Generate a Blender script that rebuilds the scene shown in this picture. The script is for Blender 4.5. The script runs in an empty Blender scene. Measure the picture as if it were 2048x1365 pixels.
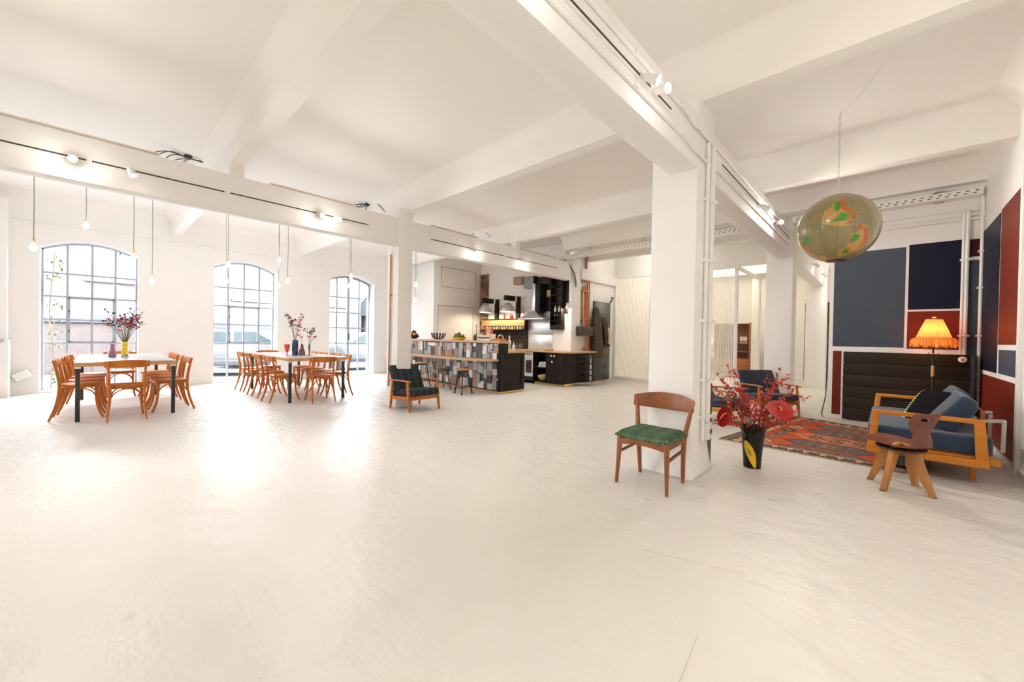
import bpy, bmesh, math, random
from mathutils import Vector, Matrix
random.seed(7)
R = math.radians
C = bpy.context.scene.collection
SC = bpy.context.scene

# ---------------------------------------------------------------- camera
def make_camera():
    yaw, pitch, roll = -0.758466, -0.0099453, 0.0178752
    cy, sy, cp, sp = math.cos(yaw), math.sin(yaw), math.cos(pitch), math.sin(pitch)
    f = Vector((sy*cp, cy*cp, sp)); ri = Vector((cy, -sy, 0)); up = ri.cross(f)
    cr, sr = math.cos(roll), math.sin(roll)
    r2 = cr*ri + sr*up; u2 = -sr*ri + cr*up
    cam = bpy.data.cameras.new('camera'); o = bpy.data.objects.new('camera', cam); C.objects.link(o)
    m = Matrix(((r2.x, u2.x, -f.x), (r2.y, u2.y, -f.y), (r2.z, u2.z, -f.z))).to_4x4()
    m.translation = Vector((0, 0, 1.22)); o.matrix_world = m
    cam.sensor_width = 36; cam.sensor_fit = 'HORIZONTAL'; cam.lens = 790.244/2048*36
    cam.clip_start = 0.05; cam.clip_end = 300
    SC.camera = o
make_camera()

# ---------------------------------------------------------------- world, exposure
SC.view_settings.view_transform = 'Standard'; SC.view_settings.look = 'None'
SC.view_settings.gamma = 1; SC.view_settings.use_curve_mapping = False
SC.view_settings.exposure = 0.28
w = bpy.data.worlds.new('overcast_sky'); SC.world = w; w.use_nodes = True
bg = w.node_tree.nodes['Background']; bg.inputs[0].default_value = (0.88, 0.94, 1.0, 1); bg.inputs[1].default_value = 34.0
cyc = SC.cycles
cyc.max_bounces = 14; cyc.diffuse_bounces = 8; cyc.glossy_bounces = 4; cyc.transmission_bounces = 8; cyc.transparent_max_bounces = 16
cyc.sample_clamp_indirect = 6.0; cyc.use_denoising = True
try: cyc.denoiser = 'OPENIMAGEDENOISE'
except Exception: pass
cyc.caustics_reflective = False; cyc.caustics_refractive = False

def portal(name, x, y0, y1, z0, z1):            # tells the sampler where daylight enters; gives no light of its own
    l = bpy.data.lights.new(name, 'AREA'); l.shape = 'RECTANGLE'; l.size = y1-y0; l.size_y = z1-z0; l.cycles.is_portal = True
    o = bpy.data.objects.new(name, l); C.objects.link(o); o.location = (x, (y0+y1)/2, (z0+z1)/2); o.rotation_euler = (R(90), 0, R(-90))
WIN = [(-0.72, 0.63), (1.93, 3.27), (4.60, 5.95)]      # the three windows in view
WIN_OUT = [(-3.37, -2.02), (-6.02, -4.67)]             # the same row goes on out of frame
for a, b in WIN + WIN_OUT: portal('window_daylight', -12.02, a, b, 0.02, 2.95)

WARM = (1.0, 0.935, 0.86)
def lamp(name, loc, power, col=WARM, r=0.05, parent=None, spot=None, rot=None, blend=0.6):
    l = bpy.data.lights.new(name, 'SPOT' if spot else 'POINT'); l.energy = power; l.color = col; l.shadow_soft_size = r
    if spot: l.spot_size = R(spot); l.spot_blend = blend
    o = bpy.data.objects.new(name, l); C.objects.link(o); o.location = loc
    if rot: o.rotation_euler = rot
    if parent: o.parent = parent
    return o

# ---------------------------------------------------------------- materials
def srgb(r, g, b):
    f = lambda c: (c/255/12.92) if c/255 <= 0.04045 else ((c/255+0.055)/1.055)**2.4
    return (f(r), f(g), f(b))
def mat(name, col, rough=0.5, metal=0.0, noise=0.0, nscale=8.0, stretch=None, bump=0.0, bscale=60.0, coat=0.0, spec=0.5, emit=0.0, ecol=None, sheen=0.0):
    m = bpy.data.materials.new(name); m.use_nodes = True
    nt = m.node_tree; N = nt.nodes; L = nt.links; p = N['Principled BSDF']
    p.inputs['Base Color'].default_value = (*col, 1); p.inputs['Roughness'].default_value = rough; p.inputs['Metallic'].default_value = metal
    p.inputs['Coat Weight'].default_value = coat; p.inputs['Specular IOR Level'].default_value = spec
    if sheen: p.inputs['Sheen Weight'].default_value = sheen
    if emit: p.inputs['Emission Strength'].default_value = emit; p.inputs['Emission Color'].default_value = (*(ecol or col), 1)
    if noise or bump:
        tc = N.new('ShaderNodeTexCoord'); mp = N.new('ShaderNodeMapping'); L.new(tc.outputs['Object'], mp.inputs['Vector'])
        if stretch: mp.inputs['Scale'].default_value = stretch
    if noise:
        n = N.new('ShaderNodeTexNoise'); n.inputs['Scale'].default_value = nscale; n.inputs['Detail'].default_value = 4
        L.new(mp.outputs[0], n.inputs['Vector'])
        r = N.new('ShaderNodeValToRGB'); r.color_ramp.elements[0].position = 0.3; r.color_ramp.elements[1].position = 0.72
        r.color_ramp.elements[0].color = (*[max(0, c*(1-noise)) for c in col], 1); r.color_ramp.elements[1].color = (*[min(1, c*(1+noise*0.7)) for c in col], 1)
        L.new(n.outputs[0], r.inputs[0]); L.new(r.outputs[0], p.inputs['Base Color'])
    if bump:
        n2 = N.new('ShaderNodeTexNoise'); n2.inputs['Scale'].default_value = bscale; n2.inputs['Detail'].default_value = 3
        L.new(mp.outputs[0], n2.inputs['Vector'])
        b = N.new('ShaderNodeBump'); b.inputs['Strength'].default_value = bump; b.inputs['Distance'].default_value = 0.01
        L.new(n2.outputs[0], b.inputs['Height']); L.new(b.outputs[0], p.inputs['Normal'])
    return m
def stripes(name, base, bands, axis=1, period=0.2, rough=0.85, noise=0.12, axis2=None, bands2=None, period2=0.2):
    """woven bands along one object axis; bands = [(from, to, colour)] as fractions of the period"""
    m = mat(name, base, rough, bump=0.25, bscale=300); nt = m.node_tree; N = nt.nodes; L = nt.links; p = N['Principled BSDF']
    tc = N.new('ShaderNodeTexCoord'); sx = N.new('ShaderNodeSeparateXYZ'); L.new(tc.outputs['Object'], sx.inputs[0])
    def ramp(axis, period, bands, base):
        d = N.new('ShaderNodeMath'); d.operation = 'DIVIDE'; d.inputs[1].default_value = period; L.new(sx.outputs[axis], d.inputs[0])
        fr = N.new('ShaderNodeMath'); fr.operation = 'FRACT'; L.new(d.outputs[0], fr.inputs[0])
        r = N.new('ShaderNodeValToRGB'); cr = r.color_ramp; cr.interpolation = 'CONSTANT'
        cr.elements[0].position = 0; cr.elements[0].color = (*base, 1); cr.elements[1].position = 0.9999; cr.elements[1].color = (*base, 1)
        for a, b, c in bands:
            e = cr.elements.new(a); e.color = (*c, 1); e = cr.elements.new(b); e.color = (*base, 1)
        L.new(fr.outputs[0], r.inputs[0]); return r.outputs[0]
    c1 = ramp(axis, period, bands, base)
    if axis2 is not None:
        c2 = ramp(axis2, period2, bands2, base)
        mx = N.new('ShaderNodeMix'); mx.data_type = 'RGBA'; mx.inputs[0].default_value = 0.4; L.new(c1, mx.inputs[6]); L.new(c2, mx.inputs[7]); c1 = mx.outputs[2]
    L.new(c1, p.inputs['Base Color'])
    return m
def vcol_mat(name, rough=0.8, coat=0.0, bump=0.0):
    m = mat(name, (1, 1, 1), rough, bump=bump, bscale=90, coat=coat); nt = m.node_tree
    a = nt.nodes.new('ShaderNodeVertexColor'); a.layer_name = 'pattern'; nt.links.new(a.outputs[0], nt.nodes['Principled BSDF'].inputs['Base Color'])
    return m
def glass_mat(name, tint=(1, 1, 1), refl=0.12, rough=0.02):
    m = bpy.data.materials.new(name); m.use_nodes = True; nt = m.node_tree; N = nt.nodes; L = nt.links; N.remove(N['Principled BSDF'])
    t = N.new('ShaderNodeBsdfTransparent'); t.inputs[0].default_value = (*tint, 1)
    g = N.new('ShaderNodeBsdfGlossy'); g.inputs['Roughness'].default_value = rough
    mx = N.new('ShaderNodeMixShader'); fr = N.new('ShaderNodeFresnel'); fr.inputs[0].default_value = 1.45
    mu = N.new('ShaderNodeMath'); mu.operation = 'MULTIPLY'; mu.inputs[1].default_value = refl/0.12; L.new(fr.outputs[0], mu.inputs[0])
    L.new(mu.outputs[0], mx.inputs[0]); L.new(t.outputs[0], mx.inputs[1]); L.new(g.outputs[0], mx.inputs[2]); L.new(mx.outputs[0], N['Material Output'].inputs[0])
    return m
def frosted_mat(name, fac=0.5, col=(0.95, 0.95, 0.93)):
    m = bpy.data.materials.new(name); m.use_nodes = True; nt = m.node_tree; N = nt.nodes; L = nt.links; N.remove(N['Principled BSDF'])
    t = N.new('ShaderNodeBsdfTransparent'); d = N.new('ShaderNodeBsdfTranslucent'); d.inputs[0].default_value = (*col, 1)
    d2 = N.new('ShaderNodeBsdfDiffuse'); d2.inputs[0].default_value = (*col, 1); a = N.new('ShaderNodeMixShader'); a.inputs[0].default_value = 0.45
    L.new(d.outputs[0], a.inputs[1]); L.new(d2.outputs[0], a.inputs[2])
    mx = N.new('ShaderNodeMixShader'); mx.inputs[0].default_value = fac; L.new(t.outputs[0], mx.inputs[1]); L.new(a.outputs[0], mx.inputs[2]); L.new(mx.outputs[0], N['Material Output'].inputs[0])
    return m

M = {}
M['wall'] = mat('white_wall_paint', (0.85, 0.835, 0.815), 0.7, bump=0.05, bscale=25)
M['ceil'] = mat('white_ceiling_paint', (0.85, 0.825, 0.79), 0.75, bump=0.04, bscale=12)
M['trim'] = mat('white_gloss_paint', (0.85, 0.835, 0.81), 0.4)
M['wood_chair'] = mat('honey_bentwood', (0.50, 0.152, 0.018), 0.42, noise=0.25, nscale=14, stretch=(1, 1, 0.25), spec=0.3)
M['teak'] = mat('teak', (0.27, 0.082, 0.022), 0.42, noise=0.25, nscale=18, stretch=(1, 1, 0.15))
M['oak'] = mat('oiled_oak', (0.55, 0.195, 0.022), 0.45, spec=0.3, noise=0.18, nscale=16, stretch=(0.2, 1, 1))
M['ply'] = mat('reddish_beech_plywood', (0.17, 0.042, 0.020), 0.40, spec=0.35, noise=0.2, nscale=22, stretch=(0.2, 1, 1), coat=0.2)
M['beech'] = mat('worn_beech', (0.46, 0.20, 0.05), 0.42, noise=0.3, nscale=10, stretch=(1, 1, 0.2))
M['pine'] = mat('raw_pine', (0.62, 0.36, 0.15), 0.6, noise=0.3, nscale=9, stretch=(0.15, 1, 1))
M['worktop'] = mat('oak_worktop', (0.56, 0.34, 0.18), 0.4, noise=0.16, nscale=12, stretch=(0.2, 1, 1))
M['tabletop'] = mat('grey_linoleum', (0.50, 0.51, 0.53), 0.18, noise=0.05)
M['tableedge'] = mat('birch_edge', (0.58, 0.31, 0.12), 0.5, noise=0.15, nscale=14)
M['black'] = mat('black_steel', (0.018, 0.018, 0.019), 0.4)
M['darkwood'] = mat('black_stained_wood', (0.016, 0.011, 0.008), 0.5, spec=0.22, noise=0.25, nscale=14, stretch=(1, 1, 0.2))
M['darkboard'] = mat('dark_brown_board', (0.026, 0.016, 0.010), 0.55, spec=0.2, noise=0.25, nscale=10, stretch=(0.12, 1, 1))
M['steel'] = mat('brushed_steel', (0.62, 0.62, 0.62), 0.3, metal=1.0)
M['chrome'] = mat('polished_chrome', (0.85, 0.85, 0.85), 0.08, metal=1.0)
M['alu'] = mat('spun_aluminium', (0.72, 0.71, 0.70), 0.32, metal=0.9)
M['copper'] = mat('copper_pipe', (0.55, 0.21, 0.09), 0.3, metal=0.9, noise=0.2, nscale=5)
M['brass'] = mat('brass', (0.70, 0.52, 0.18), 0.25, metal=1.0)
M['bluefab'] = mat('navy_blue_weave', (0.016, 0.026, 0.055), 0.9, noise=0.3, nscale=220, bump=0.4, bscale=420, sheen=0.3)
M['bluefab2'] = mat('slate_blue_weave', (0.020, 0.042, 0.085), 0.9, noise=0.4, nscale=200, stretch=(1, 1, 0.35), bump=0.4, bscale=420, sheen=0.3)
M['p_slate'] = mat('slate_blue_paint', (0.058, 0.074, 0.100), 0.5, spec=0.25, noise=0.06, nscale=3)
M['p_navy'] = mat('navy_paint', (0.006, 0.008, 0.024), 0.5, spec=0.2)
M['p_red'] = mat('oxide_red_paint', (0.165, 0.019, 0.007), 0.5, spec=0.2, noise=0.06, nscale=3)
M['p_wine'] = mat('wine_red_paint', (0.05, 0.004, 0.004), 0.5, spec=0.2)
M['glass'] = glass_mat('window_glass')
M['clearglass'] = glass_mat('clear_glass', (0.95, 0.97, 0.96), 0.2)
M['white'] = mat('white_enamel', (0.82, 0.82, 0.80), 0.3)
M['windowframe'] = mat('glare_tinted_window_frame', (0.36, 0.40, 0.46), 0.45)  # steel lightened towards blue-grey: window glare is put into the colour
def bulb_mat(name, col, strength):           # thin lit glass: glows and lets the filament's light through
    m = bpy.data.materials.new(name); m.use_nodes = True; nt = m.node_tree; N = nt.nodes; L = nt.links; N.remove(N['Principled BSDF'])
    t = N.new('ShaderNodeBsdfTransparent'); e = N.new('ShaderNodeEmission'); e.inputs[0].default_value = (*col, 1); e.inputs[1].default_value = strength
    mx = N.new('ShaderNodeMixShader'); mx.inputs[0].default_value = 0.35; L.new(t.outputs[0], mx.inputs[1]); L.new(e.outputs[0], mx.inputs[2]); L.new(mx.outputs[0], N['Material Output'].inputs[0]); return m
M['bulb'] = bulb_mat('glowing_bulb', (1.0, 0.86, 0.62), 40)
M['lens'] = mat('lit_lens', (1, 1, 1), 0.3, emit=30, ecol=(1.0, 0.9, 0.74))
M['socket'] = mat('cream_lamp_socket', (0.72, 0.52, 0.30), 0.5)
M['cord'] = mat('grey_cable', (0.22, 0.22, 0.22), 0.6)
M['wire'] = mat('black_cable', (0.02, 0.02, 0.02), 0.6)
M['slot'] = mat('dark_track_slot', (0.06, 0.045, 0.03), 0.6)
M['red'] = mat('red_petal', (0.66, 0.025, 0.015), 0.45)
M['berry'] = mat('red_berry', (0.60, 0.022, 0.010), 0.3)
M['stem'] = mat('brown_twig', (0.10, 0.055, 0.03), 0.7)
M['green'] = mat('green_stem', (0.10, 0.22, 0.05), 0.5)
M['purple'] = mat('dark_purple_seed_head', (0.085, 0.018, 0.045), 0.6)
M['yellow'] = mat('yellow_glaze', (0.86, 0.62, 0.02), 0.2, coat=0.4)

# ---------------------------------------------------------------- mesh builder
class MB:
    def __init__(s): s.v = []; s.f = []
    def add(s, vs, fs, mtx=None):
        o = len(s.v)
        s.v += [tuple(mtx @ Vector(v)) if mtx else tuple(v) for v in vs]
        s.f += [tuple(i+o for i in f) for f in fs]; return s
    def box(s, x0, x1, y0, y1, z0, z1, mtx=None):
        return s.add([(x0,y0,z0),(x1,y0,z0),(x1,y1,z0),(x0,y1,z0),(x0,y0,z1),(x1,y0,z1),(x1,y1,z1),(x0,y1,z1)],
                     [(0,3,2,1),(4,5,6,7),(0,1,5,4),(1,2,6,5),(2,3,7,6),(3,0,4,7)], mtx)
    def frame(s, pts):                      # rotation-minimising frames along a path
        pts = [Vector(p) for p in pts]; T = []
        for i in range(len(pts)):
            a = pts[max(i-1, 0)]; b = pts[min(i+1, len(pts)-1)]; T.append((b-a).normalized())
        return pts, T
    def sweep(s, pts, prof, up=(0, 0, 1), scale=None, caps=True, closed=False):
        pts, T = s.frame(pts); up = Vector(up); n = len(prof); o = len(s.v)
        side = None
        for i, (p, t) in enumerate(zip(pts, T)):
            if side is None:
                side = t.cross(up)
                if side.length < 1e-4: side = t.cross(Vector((1, 0, 0)))
            side = (side - t*side.dot(t)).normalized(); u = side.cross(t)
            k = scale[i] if scale else 1.0
            kx, ky = k if isinstance(k, tuple) else (k, k)
            for a, b in prof: s.v.append(tuple(p + side*a*kx + u*b*ky))
        m = len(pts)
        for i in range(m-1):
            for j in range(n):
                a = o+i*n+j; b = o+i*n+(j+1) % n; s.f.append((a, b, b+n, a+n))
        if closed:
            for j in range(n):
                a = o+(m-1)*n+j; b = o+(m-1)*n+(j+1) % n; s.f.append((a, b, o+(j+1) % n, o+j))
        elif caps:
            s.f.append(tuple(o+j for j in range(n))[::-1]); s.f.append(tuple(o+(m-1)*n+j for j in range(n)))
        return s
    def tube(s, pts, r=0.01, n=8, caps=True, closed=False):
        rr = r if isinstance(r, (list, tuple)) else None
        prof = [(math.cos(2*math.pi*j/n), math.sin(2*math.pi*j/n)) for j in range(n)]
        return s.sweep(pts, prof, scale=list(rr) if rr else [r]*len(pts), caps=caps, closed=closed)
    def bar(s, p0, p1, w, h, up=(0, 0, 1), w1=None, h1=None):
        prof = [(-.5, -.5), (.5, -.5), (.5, .5), (-.5, .5)]
        return s.sweep([p0, p1], prof, up, scale=[(w, h), (w1 or w, h1 or h)])
    def ribbon(s, pts, w, h, up=(0, 0, 1), scale=None):
        prof = [(-.5*w, -.5*h), (.5*w, -.5*h), (.5*w, .5*h), (-.5*w, .5*h)]
        return s.sweep(pts, prof, up, scale=scale)
    def lathe(s, prof, n=16, c=(0, 0, 0), caps=True, mtx=None):
        o = len(s.v); vs = []; fs = []
        for r, z in prof:
            for j in range(n):
                a = 2*math.pi*j/n; vs.append((c[0]+r*math.cos(a), c[1]+r*math.sin(a), c[2]+z))
        for i in range(len(prof)-1):
            for j in range(n):
                a = i*n+j; b = i*n+(j+1) % n; fs.append((a, b, b+n, a+n))
        if caps: fs.append(tuple(range(n))[::-1]); fs.append(tuple((len(prof)-1)*n+j for j in range(n)))
        return s.add(vs, fs, mtx)
    def prism(s, poly, a0, a1, axis='x', mtx=None):
        """poly of 2D points; axis x: (y,z); y: (x,z); z: (x,y)"""
        def P(p, a): return (a, p[0], p[1]) if axis == 'x' else (p[0], a, p[1]) if axis == 'y' else (p[0], p[1], a)
        n = len(poly)
        return s.add([P(p, a0) for p in poly]+[P(p, a1) for p in poly],
                     [tuple(range(n))[::-1], tuple(range(n, 2*n))]+[(i, (i+1) % n, n+(i+1) % n, n+i) for i in range(n)], mtx)
    def ball(s, c, r, nu=8, nv=6, sc=(1, 1, 1)):
        prof = [(r*math.sin(math.pi*i/nv), -r*math.cos(math.pi*i/nv)) for i in range(nv+1)]
        prof[0] = (r*0.02, -r); prof[-1] = (r*0.02, r)
        m = Matrix.Translation(c) @ Matrix.Diagonal((*sc, 1)); return s.lathe(prof, nu, mtx=m)
    def grid(s, fn, nu, nv, flip=False):
        o = len(s.v)
        for i in range(nu+1):
            for j in range(nv+1): s.v.append(tuple(fn(i/nu, j/nv)))
        for i in range(nu):
            for j in range(nv):
                a = o+i*(nv+1)+j; q = (a, a+nv+1, a+nv+2, a+1); s.f.append(q[::-1] if flip else q)
        return s
    def slab(s, fn, nu, nv, th):            # a curved plate with thickness: fn(u,v) -> point, th offset vector function or vector
        top = MB(); top.grid(fn, nu, nv); o = len(s.v); n = (nu+1)*(nv+1)
        off = th if callable(th) else (lambda u, v: th)
        s.v += top.v
        for i in range(nu+1):
            for j in range(nv+1):
                p = Vector(top.v[i*(nv+1)+j]) + Vector(off(i/nu, j/nv)); s.v.append(tuple(p))
        s.f += [tuple(k+o for k in f) for f in top.f]; s.f += [tuple(k+o+n for k in f[::-1]) for f in top.f]
        I = lambda i, j: o+i*(nv+1)+j
        for i in range(nu): s.f.append((I(i, 0), I(i, 0)+n, I(i+1, 0)+n, I(i+1, 0))); s.f.append((I(i+1, nv), I(i+1, nv)+n, I(i, nv)+n, I(i, nv)))
        for j in range(nv): s.f.append((I(0, j+1), I(0, j+1)+n, I(0, j)+n, I(0, j))); s.f.append((I(nu, j), I(nu, j)+n, I(nu, j+1)+n, I(nu, j+1)))
        return s
    def mesh(s, name, bevel=0.0, seg=2, smooth=True, ang=35):
        me = bpy.data.meshes.new(name); me.from_pydata(s.v, [], s.f)
        bm = bmesh.new(); bm.from_mesh(me)
        bmesh.ops.recalc_face_normals(bm, faces=bm.faces)
        if bevel:
            es = [e for e in bm.edges if len(e.link_faces) == 2 and e.calc_face_angle(0) > R(30)]
            bmesh.ops.bevel(bm, geom=es, offset=bevel, segments=seg, profile=0.5, affect='EDGES', clamp_overlap=True)
        bm.to_mesh(me); bm.free()
        if smooth:
            me.polygons.foreach_set('use_smooth', [True]*len(me.polygons)); me.set_sharp_from_angle(angle=R(ang))
        me.update(); return me
    def build(s, name, m, parent=None, bevel=0.0, seg=2, smooth=True, ang=35, loc=None, rot=None):
        me = s.mesh(name, bevel, seg, smooth, ang); me.materials.append(M[m] if isinstance(m, str) else m)
        o = bpy.data.objects.new(name, me); C.objects.link(o)
        if parent: o.parent = parent
        if loc: o.location = loc
        if rot: o.rotation_euler = rot
        return o
def box(x0, x1, y0, y1, z0, z1): return MB().box(x0, x1, y0, y1, z0, z1)
def tag(o, label, cat, group=None):
    o['label'] = label; o['category'] = cat
    if group: o['group'] = group
    return o
def thing(name, label, cat, loc=(0, 0, 0), rz=0.0, group=None):
    o = bpy.data.objects.new(name, None); C.objects.link(o); o.empty_display_size = 0.1; o.location = loc; o.rotation_euler = (0, 0, rz)
    return tag(o, label, cat, group)
def struct(o): o['kind'] = 'structure'; return o
def dup(root, loc=None, rz=None, label=None, group=None):
    def cp(o, par):
        c = o.copy(); C.objects.link(c)
        if par: c.parent = par
        for ch in list(o.children): cp(ch, c)
        return c
    kids = list(root.children); c = cp(root, None)
    if loc: c.location = loc
    if rz is not None: c.rotation_euler = (0, 0, rz)
    if label: c['label'] = label
    if group: c['group'] = group
    return c
def arc(c, r, a0, a1, n, f): return [f(c[0]+r*math.cos(a0+(a1-a0)*i/n), c[1]+r*math.sin(a0+(a1-a0)*i/n)) for i in range(n+1)]
def curve3(pts, n=10):                       # Catmull-Rom through points
    P = [Vector(p) for p in pts]; P = [2*P[0]-P[1]]+P+[2*P[-1]-P[-2]]; out = []
    for i in range(1, len(P)-2):
        for k in range(n):
            t = k/n; a, b, c, d = P[i-1:i+3]
            out.append(0.5*((2*b)+(c-a)*t+(2*a-5*b+4*c-d)*t*t+(3*b-a-3*c+d)*t**3))
    out.append(P[-2]); return out
# ================================================================ SETTING
# ---- floor: painted concrete, glossy and lumpy, a few raised slab joints
def floor_mat():
    m = bpy.data.materials.new('painted_concrete_floor'); m.use_nodes = True; nt = m.node_tree; N = nt.nodes; L = nt.links; p = N['Principled BSDF']
    tc = N.new('ShaderNodeTexCoord')
    n = N.new('ShaderNodeTexNoise'); n.inputs['Scale'].default_value = 0.8; n.inputs['Detail'].default_value = 5; L.new(tc.outputs['Object'], n.inputs['Vector'])
    r = N.new('ShaderNodeValToRGB'); r.color_ramp.elements[0].position = 0.3; r.color_ramp.elements[1].position = 0.7
    r.color_ramp.elements[0].color = (0.66, 0.63, 0.59, 1); r.color_ramp.elements[1].color = (0.71, 0.68, 0.645, 1)
    L.new(n.outputs[0], r.inputs[0]); L.new(r.outputs[0], p.inputs['Base Color'])
    p.inputs['Roughness'].default_value = 0.38; p.inputs['Specular IOR Level'].default_value = 0.25
    a = N.new('ShaderNodeTexNoise'); a.inputs['Scale'].default_value = 5; a.inputs['Detail'].default_value = 4; L.new(tc.outputs['Object'], a.inputs['Vector'])
    v = N.new('ShaderNodeTexVoronoi'); v.inputs['Scale'].default_value = 2.6; L.new(tc.outputs['Object'], v.inputs['Vector'])   # sparse pimples
    vr = N.new('ShaderNodeMapRange'); vr.inputs[1].default_value = 0.0; vr.inputs[2].default_value = 0.10; vr.inputs[3].default_value = 1.0; vr.inputs[4].default_value = 0.0
    L.new(v.outputs['Distance'], vr.inputs[0])
    mp = N.new('ShaderNodeMapping'); mp.inputs['Rotation'].default_value = (0, 0, R(28)); mp.inputs['Scale'].default_value = (5, 34, 1); L.new(tc.outputs['Object'], mp.inputs['Vector'])
    a2 = N.new('ShaderNodeTexNoise'); a2.inputs['Scale'].default_value = 1.0; a2.inputs['Detail'].default_value = 3; L.new(mp.outputs[0], a2.inputs['Vector'])   # roller marks
    b1 = N.new('ShaderNodeBump'); b1.inputs['Strength'].default_value = 0.45; b1.inputs['Distance'].default_value = 0.04; L.new(a.outputs[0], b1.inputs['Height'])
    b2 = N.new('ShaderNodeBump'); b2.inputs['Strength'].default_value = 0.6; b2.inputs['Distance'].default_value = 0.012; L.new(vr.outputs[0], b2.inputs['Height']); L.new(b1.outputs[0], b2.inputs['Normal'])
    b3 = N.new('ShaderNodeBump'); b3.inputs['Strength'].default_value = 0.22; b3.inputs['Distance'].default_value = 0.009; L.new(a2.outputs[0], b3.inputs['Height']); L.new(b2.outputs[0], b3.inputs['Normal'])
    L.new(b3.outputs[0], p.inputs['Normal']); return m
M['floor'] = floor_mat()
fl = struct(box(-12.1, 1.1, -8.2, 16.2, -0.2, 0.0).build('floor', 'floor', smooth=False))
jb = MB()
for p0, p1 in [((-.78, 3.62), (-.52, 2.35)), ((-.52, 2.35), (-1.0, 2.2)), ((-.78, 3.62), (-1.1, 3.75)), ((-.25, 3.75), (.9, 3.35)), ((.22, 2.95), (.30, 2.1)), ((-.45, 2.1), (.3, 1.72)), ((-.55, 1.72), (-.5, 1.2)), ((-.36, 4.15), (.3, 4.0))]:
    jb.ribbon([(p0[0], p0[1], 0.0005), ((p0[0]+p1[0])/2+.005, (p0[1]+p1[1])/2, 0.0015), (p1[0], p1[1], 0.0005)], 0.012, 0.003)
jb.build('joint_ridges', 'floor', fl)['kind'] = 'stuff'

# ---- ceiling slab and cross joists with rounded haunches
ceil = struct(box(-12.1, 1.1, -8.2, 16.2, 3.75, 3.95).build('ceiling', 'ceil', smooth=False))
def joist(y, x0=-11.56, x1=1.0):
    h = 0.08; rr = 0.20; pr = [(y-h, 3.34)]
    pr += [(y+h, 3.34)] + [(y+h+rr-rr*math.cos(t*math.pi/2/7)+.0, 3.76-rr+rr*math.sin(t*math.pi/2/7)) for t in range(8)]
    pr += [(y-h-rr+rr*math.cos(t*math.pi/2/7), 3.76-rr+rr*math.sin(t*math.pi/2/7)) for t in range(7, -1, -1)]
    return struct(MB().prism(pr, x0, x1, 'x').build('beam', 'ceil', bevel=0))
for y in (-6.63, -4.03, -1.42, 1.23, 3.77, 6.47, 9.4, 11.7, 14.3): joist(y, x1=0.96)
def long_beam(x0, x1, y0, y1, z0=2.725, z1=3.19): return struct(box(x0, x1, y0, y1, z0, z1).build('beam', 'wall', bevel=0.012))
long_beam(-6.17, -5.98, -8.0, 8.50); long_beam(-1.475, -1.228, -8.0, 13.3)
pads = MB()                                   # short stubs that carry the joists on the long beams
for y in (-6.63, -4.03, -1.42, 1.23, 6.47):
    for x in (-6.155, -1.455): pads.box(x, x+.16, y-.07, y+.07, 3.18, 3.36)
struct(pads.build('trim_1', 'wall', smooth=False))
hb_ = MB(); hb_.prism([(8.46, 3.76), (8.46, 3.44), (8.16, 3.44)]+[(8.16-.22+.22*math.cos(t*math.pi/2/7), 3.44+.06+.26*math.sin(t*math.pi/2/7)) for t in range(8)], -6.0, 0.95, 'x'); struct(hb_.build('beam', 'ceil'))
# cove where slab meets the window wall and the right wall
cv = MB()
def cove(x, y0, y1, s):
    pr = [(x, 3.76), (x, 3.55)] + [(x+s*(0.20-0.20*math.cos(t*math.pi/2/6)), 3.55+.2*math.sin(t*math.pi/2/6)) for t in range(1, 7)]
    cv.prism([(p[0], p[1]) for p in pr], y0, y1, 'y')
cove(-11.56, -8, 6.72, 1); cove(0.94, -8, 8.3, -1)
struct(cv.build('trim_2', 'ceil'))

# ---- columns with splayed feet
def column(x0, x1, y0, y1, fx, fy, top=3.36, rough_foot=True):
    b = MB(); zs = [(0.0, 1.0), (0.05, .86), (0.20, .14), (0.27, 0.0), (top, 0.0)]; vs = []; fs = []
    for z, k in zs:
        vs += [(x0-fx*k, y0-fy*k, z), (x1+fx*.5*k, y0-fy*k, z), (x1+fx*.5*k, y1+fy*k*.4, z), (x0-fx*k, y1+fy*k*.4, z)]
    for i in range(len(zs)-1):
        for j in range(4): a = i*4+j; c = i*4+(j+1) % 4; fs.append((a, c, c+4, a+4))
    fs += [(3, 2, 1, 0), tuple(len(vs)-4+j for j in range(4))]
    return struct(b.add(vs, fs).build('column', 'wall', bevel=0.012))
column(-1.63, -1.222, 3.60, 4.03, .06, .06)
column(-6.33, -5.975, 3.50, 3.77, .10, .05)
column(-1.63, -1.222, 8.47, 8.90, .0, .0)
column(-6.45, -5.98, 8.545, 8.95, .0, .0)
column(-1.60, -1.17, 13.2, 13.6, .0, .0)
column(-6.33, -5.975, -1.35, -1.05, .0, .0)

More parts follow.
